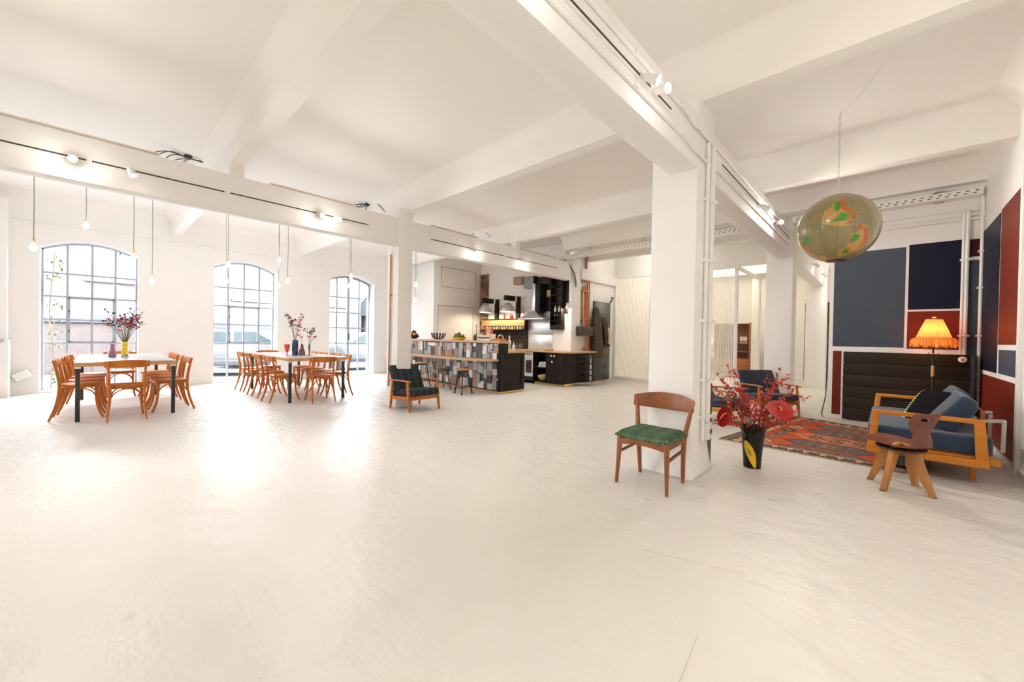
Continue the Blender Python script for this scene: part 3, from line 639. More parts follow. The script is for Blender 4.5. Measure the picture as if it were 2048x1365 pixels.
MB().lathe([(.024, 0), (.026, .006), (.018, .006), (.018, .002)], 14, mtx=Matrix.Translation((.035, 0, .0)) @ Matrix.Rotation(R(90), 4, 'Y')).build('outlet', mat('socket_hole', (.12, .10, .09), .6), t)
o = box(-1.40, -1.238, 4.07, 4.20, 0, .80).build('upright_board', 'black', bevel=.01); tag(o, 'narrow black upright board hidden behind the near white column', 'upright_board')  # plain dark upright board behind the column
pipe('copper_pipe', 'thin copper pipe running down the window side of the column behind the tartan armchair', [(-6.185, 3.475, 2.60), (-6.19, 3.475, 1.6), (-6.205, 3.475, .34)], .014, 'copper', clips=[(-6.19, 3.48, 1.9)])
# perforated cable tray across the hall
def tray(x0, x1, y, z, label, hang=0):
    t = thing('cable_tray', label, 'tray', ((x0+x1)/2, y, z), 0, 'perforated cable trays'); h = (x1-x0)/2
    box(-h, h, -.006, 0, -.045, .045).build('side_rail', 'trim', t, smooth=False); box(-h, h, 0, .18, -.045, -.038).build('tray_floor', 'trim', t, smooth=False)
    n = int(2*h/.085); b = MB()
    for k in range(n):
        for zz in (-.016, .016): x = -h+.05+k*.085+(.02 if zz > 0 else 0); b.box(x, x+.034, -.0075, -.004, zz-.006, zz+.006)
    b.build('perforations', 'slot', t, smooth=False)['kind'] = 'stuff'
    for k in range(hang):
        x = -h+.9+k*(2*h-1.8)/max(1, hang-1); MB().tube([(x, .09, -.04), (x, .09, 3.46-z)], .012, 6).build('hanger', 'steel', t)
tray(-1.20, .90, 8.12, 3.29, 'white perforated cable tray above the coloured end wall'); tray(-6.15, -1.66, 8.12, 3.27, 'white perforated cable tray from the kitchen corner to the far column', 3)
b = MB()
for k in range(3): b.tube([(.50+.10*math.cos(a), 8.20+.03*k, 3.31+.075*math.sin(a)) for a in [math.pi*2*j/16 for j in range(16)]], .008, 6, closed=True)
tag(b.build('cable_coil', mat('pale_cable', (.5, .46, .40), .6)), 'coil of spare cable lying in the tray above the coloured wall', 'cable')
b = MB(); rnd = random.Random(4)
for k in range(9): b.tube(curve3([(-6.1+.05*k, 8.2, 3.25), (-6.0-.02*k, 8.35, 3.18+.01*k), (-5.95, 8.55+.03*rnd.random(), 2.95), (-5.955, 8.7, 2.72-.02*k)], 5), .011, 5)
tag(b.build('cable_bundle', mat('grey_cables', (.10, .095, .09), .6)), 'bundle of grey cables spilling from the tray onto the kitchen pier', 'cables')
# ================================================================ KITCHEN
def part(q, name, m, par, bevel=.003, **k): return box(*q).build(name, m, par, bevel=bevel, **k)
isl = thing('kitchen_island', 'bar counter faced with a patchwork of coloured boards, dark framed end', 'counter', (-5.94, 5.87, 0))
part((-4.0, -.0, .02, .25, .05, 1.075), 'bar_wall', 'darkwood', isl, 0); part((-4.0, -.0, .25, .80, .05, .868), 'base_cabinet', 'darkwood', isl, 0)
part((-4.02, .025, -.03, .30, 1.078, 1.128), 'bar_top', 'worktop', isl, .004); part((-4.0, .03, .26, .84, .868, .908), 'worktop', 'worktop', isl, .004)
part((-4.0, -.02, .015, .04, 0, .055), 'plinth', 'worktop', isl, .001); part((-.01, .004, .0, .78, 0, .045), 'brass_plinth', 'brass', isl, .001)
lg = MB().prism([(-4.0, -.43), (-.24, -.43), (.0, -.16), (.0, .02), (-4.0, .02)], .70, .738, 'z'); lg.build('ledge', 'worktop', isl, bevel=.004)
ep = part((-.012, .012, .0, .80, .05, .868), 'end_panel', 'darkwood', isl, .003); part((-.012, .014, .0, .27, .868, 1.077), 'end_upright', 'darkwood', isl, .002)
for q in [(.012, .03, .02, .13, .06, .85), (.012, .03, .70, .79, .06, .85), (.012, .03, .13, .70, .76, .85), (.012, .03, .13, .70, .06, .16)]: part(q, 'frame_board', 'darkwood', ep, .004)
cols = {'charcoal': (.045, .045, .058), 'slate': (.075, .08, .10), 'grey': (.22, .235, .24), 'pale': (.42, .45, .46), 'blue': (.33, .39, .44), 'white': (.74, .73, .72), 'clay': (.33, .185, .125), 'tan': (.40, .26, .18), 'black': (.012, .012, .014)}
TM = {k: mat('board_'+k, c, .5) for k, c in cols.items()}
rnd = random.Random(21); meshes = {}
def tile(x0, x1, z0, z1, d, m):
    w_, h_ = x1-x0, z1-z0; o = box(0, w_, 0, .02, 0, h_).build('tile', TM[m], isl, bevel=.0015, seg=1, smooth=False); o.location = (x0, -.02+d, z0)
tile(-3.95, -.01, .08, .69, .034, 'black'); tile(-3.95, -.01, .745, 1.07, .034, 'black')
pick = ['charcoal', 'slate', 'grey', 'grey', 'pale', 'pale', 'blue', 'white', 'white', 'clay', 'clay', 'tan', 'charcoal']
for (za, zb) in ((.74, 1.07), (.085, .695)):
    x = -3.9
    while x < -.02:
        wd = rnd.choice((.085, .10, .12, .14, .16)); z = za; last = None
        if x+wd > -.02: wd = -.012-x
        if wd < .03: break
        while z < zb-.01:
            h = rnd.uniform(.10, .24)
            if zb-(z+h) < .05: h = zb-z
            c = rnd.choice([p for p in pick if p != last]); last = c; e = rnd.uniform(-.014, .014); nar = rnd.choice((0, 0, .012, .03))
            x0 = max(-3.93, x+e); x1 = min(-.004, x+wd+e-nar)
            if x1-x0 > .02: tile(x0, x1, z, min(zb, z+h-rnd.choice((.002, .002, .018))), rnd.choice((0, .006, .012)), c)
            if nar > .02 and rnd.random() < .75: hh = rnd.uniform(.035, .07); tile(x1+.002, x1+nar, z+.01, z+.01+hh, .02, rnd.choice(('white', 'tan', 'black')))
            z += h
        x += wd
# things on the bar top
ZB = 1.128
def bowl(name, label, x, y, m, prof, n=20): 
    t = thing(name, label, 'bowl', (x, y, ZB)); MB().lathe(prof, n, caps=False).build('bowl', m, t); return t
t = bowl('fruit_bowl', 'dark bowl heaped with red and yellow fruit, half hidden by column', -9.38, 6.0, 'black', [(.002, 0), (.06, .0), (.12, .04), (.15, .09), (.146, .09), (.11, .045), (.002, .012)])
fm = {'red_fruit': mat('red_apple', (.30, .02, .015), .3), 'yellow_fruit': mat('yellow_pear', (.62, .36, .03), .4), 'dark_fruit': mat('dark_plum', (.07, .015, .02), .35)}
FL = ['red fruit at the storage-block rim of the dark bowl', 'yellow fruit at the camera rim of the dark bowl', 'plum-like fruit on the window rim of the dark bowl', 'red fruit low on the kitchen rim of the dark bowl', 'second red fruit low on the camera rim of the dark bowl', 'yellow fruit at the back rim of the dark bowl', 'plum-like fruit at the front rim of the dark bowl',
      'red fruit on top of the dark bowl heap, window side', 'highest red fruit on the dark bowl heap', 'yellow fruit on top of the dark bowl heap', 'plum-like fruit on top of the dark bowl heap']
for k in range(11):
    nm = ('red_fruit', 'yellow_fruit', 'dark_fruit', 'red_fruit')[k % 4]; a = k*2.4; r = .075 if k < 7 else .035; z = ZB+.095+(0 if k < 7 else .06)
    o = MB().ball((0, 0, 0), .038, 10, 7).tube([(0, 0, .034), (.004, 0, .05)], .003, 4).build('fruit', fm[nm]); o.location = (-9.38+r*math.cos(a), 6.0+r*math.sin(a), z+.004*k)
    tag(o, FL[k], 'fruit', 'fruit in the dark bowl')
t = thing('slatted_bowl', 'black bowl of upright curved slats on the bar top', 'bowl', (-8.33, 6.05, ZB))
MB().lathe([(.002, 0), (.07, 0), (.085, .01), (.002, .014)], 16).build('bowl_base', 'black', t)
for k in range(14):
    a = 2*math.pi*k/14; c, s = math.cos(a), math.sin(a); MB().ribbon(curve3([(.07*c, .07*s, .008), (.13*c, .13*s, .035), (.17*c, .17*s, .10), (.19*c, .19*s, .165)], 4), .03, .008, (0, 0, 1)).build('slat', 'black', t)
t = thing('oval_dish', 'yellow oval dish of green fruit on the bar top', 'bowl', (-7.50, 6.05, ZB)); MB().lathe([(.002, 0), (.14, 0), (.20, .03), (.235, .06), (.228, .062), (.19, .035), (.002, .012)], 24, caps=False, mtx=Matrix.Diagonal((1, .6, 1, 1))).build('dish', 'yellow', t)
gm = [mat('green_fruit_%d' % i, c, .5, noise=.3, nscale=30, bump=.3, bscale=50) for i, c in enumerate(((.12, .17, .05), (.20, .26, .07), (.08, .12, .05)))]
for k, (dx, dy, dz, r) in enumerate([(-.13, 0, .075, .055), (-.05, .03, .085, .06), (.03, -.03, .08, .058), (.11, .02, .075, .055), (-.09, -.03, .115, .045), (.0, .0, .14, .05), (.15, -.01, .10, .04)]):
    o = MB().ball((0, 0, 0), r, 10, 7, (1.05, 1, .95)).build('artichoke', gm[k % 3]); o.location = (-7.50+dx, 6.05+dy, ZB+dz)
    tag(o, ['mottled green fruit at the storage-block end of the yellow dish', 'large green fruit low in the yellow dish', 'dark green fruit at the front of the yellow dish', 'green fruit at the kitchen end of the yellow dish', 'small green fruit leaning on the heap in the dish', 'topmost green fruit on the yellow dish heap', 'smallest green fruit at the end of the yellow dish'][k], 'fruit', 'green fruit in the yellow dish')
t = thing('coffee_press', 'dark glass coffee jug with a tall plunger on the bar', 'jug', (-6.93, 6.1, ZB)); MB().lathe([(.05, 0), (.075, .01), (.078, .07), (.055, .12), (.058, .14), (.05, .14)], 16).build('jug', mat('dark_glass', (.03, .018, .015), .1, coat=.5), t)
MB().tube([(0, 0, .14), (0, 0, .34)], .006, 6).ball((0, 0, .345), .014, 8, 5).build('plunger', 'black', t); MB().tube([(.07, 0, .03), (.115, 0, .05), (.11, 0, .11), (.06, 0, .125)], .008, 6).build('handle', 'black', t)
t = thing('bottle_crate', 'white wooden crate holding rows of small jars on the bar', 'crate', (-6.57, 6.08, ZB))
for q in [(-.22, .22, -.09, -.075, .015, .045), (-.22, .22, -.09, -.075, .09, .12), (-.22, .22, .075, .09, .015, .045), (-.22, .22, .075, .09, .09, .12), (-.22, -.205, -.09, .09, 0, .15), (.205, .22, -.09, .09, 0, .15), (-.22, .22, -.09, .09, 0, .012)]: part(q, 'slat', 'trim', t, .002)
jm = mat('amber_jar', (.30, .15, .04), .2, coat=.4)
for k in range(6):
    j = thing('jar', ['%s amber jar in the white crate' % w for w in ('first', 'second', 'third', 'fourth', 'fifth', 'last')][k]+', counted from the coffee jug', 'jar', (-6.74+.068*k, 6.05, ZB+.013), 0, 'amber jars in the crate')
    MB().lathe([(.028, 0), (.030, .005), (.030, .075), (.022, .09), (.022, .095)], 12).build('glass', jm, j); MB().lathe([(.025, .093), (.025, .112), (.001, .112)], 12).build('lid', 'black', j)
t = thing('cereal_packet', 'red packet with a pale round emblem standing behind the crate', 'packet', (-6.75, 6.35, .908)); part((-.09, .09, -.035, .035, 0, .50), 'carton', mat('red_carton', (.72, .06, .04), .4), t, .004)
MB().lathe([(.055, 0), (.055, .002), (.001, .002)], 18, mtx=Matrix.Translation((0, -.035, .37)) @ Matrix.Rotation(R(90), 4, 'X')).build('emblem', mat('pale_yellow_print', (.85, .68, .35), .5), t); part((-.09, .09, -.0365, -.035, .42, .47), 'print_band', mat('pink_print', (.8, .35, .35), .5), t, 0)
t = thing('chopping_block', 'thick honey wood block at the end of the bar top', 'board', (-6.10, 6.06, ZB)); part((-.14, .10, -.09, .09, 0, .048), 'block', 'oak', t, .005); part((-.10, .06, -.07, .07, .048, .052), 'groove_face', 'oak', t, .001)
# sink and bits on the lower worktop
ZW = .908
t = thing('kitchen_tap', 'tall arched chrome tap over the island sink', 'tap', (-6.50, 6.56, ZW)); MB().lathe([(.028, 0), (.028, .02), (.016, .03), (.016, .05)], 12).build('base', 'chrome', t)
MB().tube([(.0, 0, .02), (0, 0, .27)]+arc((-.085, .27), .085, 0, math.pi, 10, lambda a, b: (a, 0, b))+[(-.17, 0, .20)], .013, 8).build('spout', 'chrome', t); MB().tube([(.0, -.02, .05), (.07, -.03, .075)], .007, 6).build('lever', 'chrome', t)
def bottle(name, label, x, y, z, h, r, m, capm, lab=None, group=None):
    t = thing(name, label, 'bottle', (x, y, z), 0, group); MB().lathe([(r*.9, 0), (r, .006), (r, h*.55), (r*.75, h*.66), (r*.33, h*.74), (r*.33, h*.93), (r*.4, h*.93)], 14).build('body', m, t)
    MB().lathe([(r*.42, h*.90), (r*.42, h), (.001, h)], 12).build('cap', capm, t)
    if lab: MB().lathe([(r*1.01, h*.14), (r*1.01, h*.46)], 14, caps=False).build('label_band', lab, t)
    return t
pw = mat('white_plastic_bottle', (.80, .78, .74), .3); yl = mat('yellow_label', (.75, .68, .25), .5); pk = mat('pink_cap', (.70, .25, .40), .4)
bottle('soap_bottle', 'squat white soap bottle beside the tap', -6.38, 6.50, ZW, .20, .042, pw, pw, yl); bottle('oil_bottle', 'tall white bottle with long neck beside the tap', -6.26, 6.52, ZW, .34, .042, pw, pw, mat('grey_label', (.45, .45, .45), .5))
bottle('dish_soap', 'white bottle with a pink cap near the glasses', -6.12, 6.52, ZW, .21, .034, pw, pk)
o = part((-.06, .06, -.035, .035, 0, .03), 'sponge', mat('yellow_sponge', (.75, .72, .10), .9, bump=.5, bscale=120), None, .006); o.location = (-6.22, 6.30, ZW); tag(o, 'yellow sponge lying on the island worktop edge', 'sponge')
def wineglass(x, y, z, label, group):
    t = thing('wine_glass', label, 'glass', (x, y, z), 0, group); MB().lathe([(.032, 0), (.032, .004), (.005, .01), (.004, .07), (.025, .09), (.036, .13), (.031, .175), (.029, .175), (.033, .13), (.004, .085)], 14, caps=False).build('bowl_and_stem', 'clearglass', t)
for k, w in enumerate(('first', 'second', 'third')): wineglass(-6.04+.075*k if k < 2 else -5.99, 6.55+(.1 if k == 2 else 0), ZW, '%s stemmed glass on the island worktop beside the soap bottles' % w, 'stemmed glasses on the worktop')
# stools
def stool(x, y, rz, seat_m, leg_m, label, h=.50, shelf=True, rr=.16):
    t = thing('bar_stool', label, 'stool', (x, y, 0), R(rz), 'workshop stools at the bar ledge')
    MB().lathe([(.001, h-.03), (rr-.02, h-.03), (rr, h-.018), (rr, h-.006), (rr-.01, h), (.001, h-.006)], 24).build('seat', seat_m, t)
    MB().lathe([(rr-.035, h-.06), (rr-.03, h-.03), (.02, h-.03)], 16).build('seat_ring', leg_m, t)
    n = 3
    for k in range(n):
        a = 2*math.pi*k/n; c, s = math.cos(a), math.sin(a)
        l = MB().bar((.10*c, .10*s, h-.03), (.215*c, .215*s, .0), .024, .024, up=(c, s, 0)).build('leg', leg_m, t, bevel=.003)
        MB().box(-.03, .03, -.018, .018, 0, .012, Matrix.Translation((.222*c, .222*s, 0)) @ Matrix.Rotation(a, 4, 'Z')).build('foot_pad', leg_m, l, bevel=.002)
        a2 = a+2*math.pi/n; MB().bar((.18*c, .18*s, .15), (.18*math.cos(a2), .18*math.sin(a2), .15), .03, .02).build('stretcher', leg_m, t, bevel=.002)
    if shelf: MB().prism([(.165*math.cos(2*math.pi*k/3), .165*math.sin(2*math.pi*k/3)) for k in range(3)], .16, .172, 'z').build('foot_board', 'pine', t, bevel=.003)
sw = mat('light_stool_seat', (.50, .27, .11), .4, noise=.2, nscale=14)
stool(-6.50, 5.37, 195, sw, 'black', 'black three-legged stool with light wood seat nearest the bar corner', .53)
stool(-7.40, 5.52, 20, mat('grey_brown_seat', (.12, .09, .07), .6), mat('worn_steel_leg', (.13, .11, .10), .45, metal=.5), 'worn grey-brown metal stool in the middle of the row', .47, False)
stool(-8.08, 5.40, 75, sw, 'black', 'black stool with light wood seat standing behind the tartan armchair', .58)
# back counter with oven, open nook, drawers and rounded end
KY = 7.93
kc = thing('kitchen_cabinet', 'black lower cabinet with open nook and stacked drawers under the long worktop', 'cabinet', (-6.0, KY, 0))
part((-2.9, -1.03, .02, .60, .08, .84), 'cabinet_body', 'darkwood', kc, 0); part((-.745, .06, .35, .60, .07, .84), 'nook_back', 'darkwood', kc, 0)
for q in [(-.745, -.725, 0, .6, .07, .84), (-.31, -.29, 0, .6, .07, .84), (-.745, -.29, 0, .6, .07, .09), (-.745, -.29, 0, .6, .43, .45)]: part(q, 'nook_board', 'darkwood', kc, .002)
part((-.29, .04, .02, .6, .08, .84), 'drawer_case', 'darkwood', kc, 0)
hk = mat('bone_knob', (.75, .68, .55), .4)
for k in range(5):
    z0 = .09+k*.15; dwr = part((-.285, .04, .0, .02, z0, z0+.142), 'drawer', 'darkwood', kc, .004); part((-.285, -.20, -.004, .001, z0+.142, z0+.149), 'drawer_gap', 'black', dwr, 0)
for x, k in ((-.13, 4), (-.03, 4), (-.10, 3)): MB().box(-.018, .018, -.035, 0, -.022, .022).build('knob', hk, kc, bevel=.005, loc=(x, .0, .09+k*.15+.07))
rc = MB().prism([(.04, 0), (.18, .03), (.26, .12), (.28, .55), (.04, .6)], .08, .84, 'z'); rc.build('end_curve', 'darkwood', kc, bevel=.004)
for k in range(5): z = .10+.15*k; MB().box(.30, .48, .62, 1.10, z, z+.012).build('end_shelf', 'black', kc, bevel=.002)
part((.27, .29, .55, 1.12, .08, .84), 'shelf_side', 'darkwood', kc, .003)
part((-.72, .24, .06, .50, 0, .07), 'plinth', 'brass', kc, .001)
wt = MB().prism([(-2.9, -.05), (.08, -.05), (.30, .02), (.42, .16), (.44, 1.20), (.30, 1.25), (.06, 1.0), (.06, .62), (-2.9, .62)], .842, .882, 'z')
o = wt.build('long_worktop', 'worktop', bevel=.004); o.location = (-6.0, KY, 0); tag(o, 'long oak worktop wrapping round the kitchen pier', 'worktop')
ov = thing('oven', 'white built-in oven under the worktop left of the nook', 'oven', (-6.90, KY, .08)); part((-.13, .155, -.005, .5, .11, .755), 'body', 'white', ov, .004); part((-.09, .12, -.012, .0, .20, .54), 'oven_window', mat('oven_glass', (.06, .045, .04), .1, coat=.5), ov, .003)
part((-.13, .155, -.01, 0, .64, .745), 'control_panel', 'white', ov, .003); part((-.13, .155, .02, .5, 0, .10), 'drawer_front', 'black', ov, .003)
for k in range(4): MB().lathe([(.017, 0), (.014, .016), (.001, .016)], 10, mtx=Matrix.Translation((-.085+.06*k, -.01, .70)) @ Matrix.Rotation(R(90), 4, 'X')).build('knob', 'black', ov)
MB().tube([(-.10, -.035, .595), (.13, -.035, .595)], .008, 6).box(-.10, -.09, -.035, 0, .588, .602).box(.12, .13, -.035, 0, .588, .602).build('handle', 'steel', ov)
t = thing('folded_towels', 'stack of folded white towels on the nook shelf', 'towels', (-6.48, KY+.17, .45)); tw = mat('white_towel', (.72, .68, .64), .9, bump=.4, bscale=150)
for k in range(4): part((-.15+.01*k, .15-.012*k, -.1, .1, .034*k, .034*k+.032), 'towel', tw, t, .014)
t = thing('wicker_bowl', 'pale woven bowl with something purple lying in the lower nook', 'bowl', (-6.49, KY+.17, .09)); MB().lathe([(.06, 0), (.08, .01), (.13, .08), (.16, .17), (.15, .17), (.12, .08), (.05, .02)], 18, caps=False, mtx=Matrix.Rotation(R(-12), 4, 'Y')).build('basket', mat('pale_wicker', (.62, .46, .26), .7, bump=.5, bscale=90), t)
MB().ball((0, 0, .13), .09, 10, 6, (1.2, 1, .5)).build('purple_cloth', mat('purple_cloth', (.25, .10, .35), .8), t)
o = MB().lathe([(.001, 0), (.10, .0), (.115, .02), (.10, .05), (.001, .065)], 18).build('bread_loaf', mat('bread_crust', (.45, .24, .09), .7, noise=.4, nscale=20)); o.location = (-6.30, 8.05, .882); tag(o, 'flat round loaf lying on the long worktop', 'bread')
o = MB().ball((0, 0, .055), .055, 14, 9).build('wooden_ball', mat('turned_wood', (.33, .14, .05), .4, noise=.3, nscale=25)); o.location = (-5.86, 8.97, .882); tag(o, 'turned wooden ball on the worktop beside the copper pipes', 'ball')
# wall behind: dark backsplash planks, steel splash sheet
WY = 8.55
bs = MB().box(-9.10, -7.46, WY-.012, WY, .88, 1.43); bso = struct(bs.build('trim_6', 'darkboard', smooth=False))
for k in range(22): box(-9.10+.0745*k, -9.10+.0745*k+.072, WY-.02, WY-.011, .88, 1.43).build('plank', 'darkboard', bso, bevel=.001, seg=1, smooth=False)
t = thing('steel_splashback', 'pale steel splash sheet under the hood', 'splashback', (-7.0, WY-.002, .885)); st2 = mat('satin_steel_sheet', (.66, .68, .71), .35, metal=.6); part((-.44, .42, -.008, 0, 0, .415), 'lower_sheet', st2, t, .001); part((-.44, .42, -.008, 0, .42, .85), 'upper_sheet', st2, t, .001)
# plank shelf with jars
sh = thing('plank_shelf', 'raw pine box shelf on the kitchen wall with a row of jars', 'shelf', (-8.38, WY, 1.44))
part((-.90, .92, -.16, 0, .29, .318), 'top_board', 'darkboard', sh, .003); part((-.88, .90, -.15, -.13, .11, .29), 'front_board', 'pine', sh, .003); part((-.90, .92, -.16, 0, -.012, .006), 'bottom_board', 'darkboard', sh, .003); part((.90, .92, -.16, 0, -.01, .30), 'side_board', 'darkboard', sh, .003); part((-.90, -.88, -.16, 0, -.01, .30), 'side_board', 'pine', sh, .003)
jg = mat('cream_jar', (.62, .50, .36), .25, coat=.3); jg2 = mat('brown_jar', (.36, .20, .09), .25, coat=.3)
nums = ['first', 'second', 'third', 'fourth', 'fifth', 'sixth', 'seventh', 'eighth', 'ninth', 'tenth', 'eleventh', 'twelfth', 'thirteenth', 'fourteenth', 'fifteenth', 'last']
for k in range(16):
    j = thing('spice_jar', '%s storage jar on the pine shelf, counting from the brick strip' % nums[k], 'jar', (-9.19+.108*k, WY-.09, 1.446), 0, 'storage jars on the pine shelf')
    MB().lathe([(.036, 0), (.038, .004), (.038, .068), (.034, .075), (.034, .078)], 12).build('glass', jg if k % 3 else jg2, j); MB().lathe([(.039, .076), (.039, .094), (.001, .094)], 12).build('lid', 'trim' if k % 2 else 'socket', j)
o = bottle('red_bottle', 'thin red bottle with long neck on the pine shelf top', -8.36, WY-.08, 1.758, .20, .028, mat('red_glass', (.60, .02, .03), .15, coat=.4), 'red')
o = thing('red_pepper_pot', 'round red ribbed pot on the pine shelf top', 'pot', (-8.06, WY-.09, 1.758)); MB().lathe([(.03, 0), (.05, .02), (.06, .06), (.05, .10), (.02, .12), (.01, .135)], 14).build('body', 'red', o); MB().tube([(0, 0, .13), (.006, 0, .16)], .005, 5).build('stalk', 'green', o)
o = thing('pepper_mill', 'orange turned pepper mill at the hood end of the shelf', 'mill', (-7.56, WY-.09, 1.758)); om = mat('orange_lacquer', (.62, .15, .02), .3); MB().lathe([(.028, 0), (.028, .02), (.016, .05), (.022, .09), (.014, .12), (.014, .13)], 12).build('body', om, o); MB().ball((0, 0, .155), .024, 10, 7).build('head', om, o)
# exposed brick strip with single bricks
bk = struct(box(-9.49, -9.13, WY-.03, WY, 1.2, 3.20).build('trim_7', mat('mortar', (.50, .40, .30), .9), smooth=False))
bmats = [mat('brick_%d' % i, c, .85, noise=.25, nscale=25) for i, c in enumerate(((.20, .09, .045), (.12, .06, .035), (.30, .15, .07), (.42, .27, .15)))]
nb = 28
for k in range(nb):
    z = 1.22+k*.0708
    segs = [(-9.485, -9.30), (-9.29, -9.135)] if k % 2 else [(-9.485, -9.40), (-9.39, -9.21), (-9.20, -9.135)]
    for a, b in segs: box(a, b, WY-.05-random.random()*.012, WY-.025, z, z+.058).build('brick', random.choice(bmats[:3] if k > 8 else bmats[1:]), bk, bevel=.004, seg=1, smooth=False)
# timber brackets with dome lamps
def dome(x, y_lamp, zl, zt, r, label, label2):
    t = thing('timber_bracket', label2, 'bracket', (x, WY, 0), 0, 'blackened timber brackets over the counter')
    part((-.055, .055, -.10, 0, 1.76, zt+.07), 'post', 'darkboard', t, .004); part((-.05, .05, y_lamp-WY-.12, -.10, zt-.075, zt+.065), 'arm', 'darkboard', t, .004); part((-.056, .056, -.24, -.17, zt-.08, zt+.07), 'strap', 'alu', t, .002)
    l = thing('dome_lamp', label, 'lamp', (x, y_lamp, zl), 0, 'aluminium dome lamps over the counter')
    p = [(.05, .235), (.075, .225), (.10, .205), (r*.55, .18), (r*.85, .10), (r*.98, .02), (r, -.01), (r*1.03, -.012), (r*1.03, -.02), (r*.985, -.02), (r*.96, .02), (r*.83, .095), (r*.53, .17), (.02, .195)]
    MB().lathe(p, 28, caps=False).build('shade', 'alu', l); MB().lathe([(.028, .225), (.032, .30), (.018, .33), (.001, .33)], 12).build('cap', 'alu', l)
    MB().tube([(0, 0, .32), (0, 0, zt-.075-zl)], .006, 6).build('stem', 'steel', l)
    MB().lathe([(.012, .15), (.035, .11), (.04, .07), (.02, .035), (.002, .03)], 12).build('bulb', 'bulb', l); lamp('dome_light', (0, 0, .02), 26, (1, .82, .58), .05, l)
dome(-8.72, 8.02, 1.955, 2.30, .205, 'spun aluminium dome lamp nearer the brick strip', 'dark timber bracket holding the dome lamp beside the brick strip')
dome(-7.83, 8.06, 1.955, 2.335, .225, 'spun aluminium dome lamp nearer the cooker hood', 'dark timber bracket holding the dome lamp nearer the cooker hood')
# cooker hood
h = thing('cooker_hood', 'steel chimney hood with a dark reflection coloured into its side above the splash sheet', 'hood', (-6.98, WY, 1.74)); ss = mat('hood_steel', (.60, .60, .62), .28, metal=.7)
part((-.115, .0, -.30, 0, .18, .95), 'chimney', ss, h, .002); part((.0, .16, -.30, 0, .18, .95), 'chimney_dark_reflection', 'darkwood', h, .002)  # dark side: a dark reflection in the steel, put into the colour
MB().add([(-.42, -.50, .0), (.36, -.50, .0), (.36, 0, .0), (-.42, 0, .0), (-.12, -.31, .20), (.02, -.31, .20), (.02, 0, .20), (-.12, 0, .20)], [(0, 3, 2, 1), (4, 5, 6, 7), (0, 1, 5, 4), (1, 2, 6, 5), (2, 3, 7, 6), (3, 0, 4, 7)]).build('canopy', ss, h, bevel=.002, smooth=False)
part((-.43, .37, -.51, 0, -.035, .0), 'canopy_rim', ss, h, .003); part((-.10, .37, -.12, 0, .93, 1.15), 'dark_cover', 'darkwood', h, .003); part((.06, .37, -.04, 0, .2, .95), 'dark_back', 'darkwood', h, .002); part((.20, .34, -.05, -.03, .60, .78), 'pale_plate', 'socket', h, .002)
for nm, l, x0, x1, z0, z1, m in [('wall_box', 'small brown cube box mounted high on the kitchen wall', -7.90, -7.58, 2.74, 2.96, TM['clay']), ('wall_box', 'larger grey-green cube box mounted beside the hood top', -7.50, -7.13, 2.60, 2.93, TM['grey'])]:
    t = thing(nm, l, 'box', ((x0+x1)/2, WY, (z0+z1)/2), 0, 'cube boxes on the kitchen wall'); hx, hz = (x1-x0)/2, (z1-z0)/2; part((-hx, hx, -.20, 0, -hz, hz), 'box', m, t, .003); part((hx-.01, hx+.006, -.2, 0, -hz, hz), 'side_face', TM['tan'] if x0 < -7.6 else 'darkwood', t, .001)
# tall black shelf on the pier
bs2 = thing('wall_shelf', 'narrow tall black shelf unit with bottles and glasses on the white pier', 'shelf', (-6.36, WY, 1.45))
part((-.18, .17, -.02, -.005, 0, 1.36), 'back', 'darkwood', bs2, 0); part((-.195, -.175, -.17, 0, 0, 1.36), 'side', 'darkwood', bs2, .002); part((.15, .29, -.02, 0, .42, 1.50), 'side', 'darkwood', bs2, .002); part((.15, .17, -.17, 0, 0, 1.36), 'side', 'darkwood', bs2, .002)
for k in range(7): part((-.18, .15, -.165, -.01, -.01+.226*k, .008+.226*k), 'shelf_board', 'darkwood', bs2, .002)
part((-.18, .15, -.17, -.02, 0, .11), 'drawer', 'darkwood', bs2, .002)
for k in range(2): bottle('spirit_bottle', '%s small pale bottle on the tall black shelf' % ('hood-side' if k == 0 else 'pipe-side'), -6.44+.13*k, WY-.09, 1.911, .19, .036, mat('pale_bottle', (.62, .45, .33), .2, coat=.4), 'black', mat('cream_label', (.75, .65, .5), .5), 'pale bottles on the black shelf')
for k in range(3): wineglass(-6.46+.09*k, WY-.09, 1.685, '%s upturned glass on the tall black shelf, counted from the hood side' % ('first', 'second', 'third')[k], 'glasses on the black shelf')
t = thing('wall_lamp', 'clamped white cone lamp on the pier beside the black shelf', 'lamp', (-6.06, WY, 2.08)); MB().tube([(0, 0, .06), (0, -.05, .05), (.01, -.08, .0)], .008, 6).build('arm', 'white', t)
MB().lathe([(.02, .06), (.03, .05), (.045, .0), (.085, -.09), (.08, -.088), (.035, .0)], 16, caps=False, mtx=Matrix.Translation((.01, -.09, 0)) @ Matrix.Rotation(R(8), 4, 'X')).build('shade', 'alu', t); MB().ball((.01, -.09, -.04), .028, 10, 6).build('bulb', 'bulb', t); lamp('wall_lamp_light', (.01, -.10, -.10), 14, (1, .82, .58), .03, t)
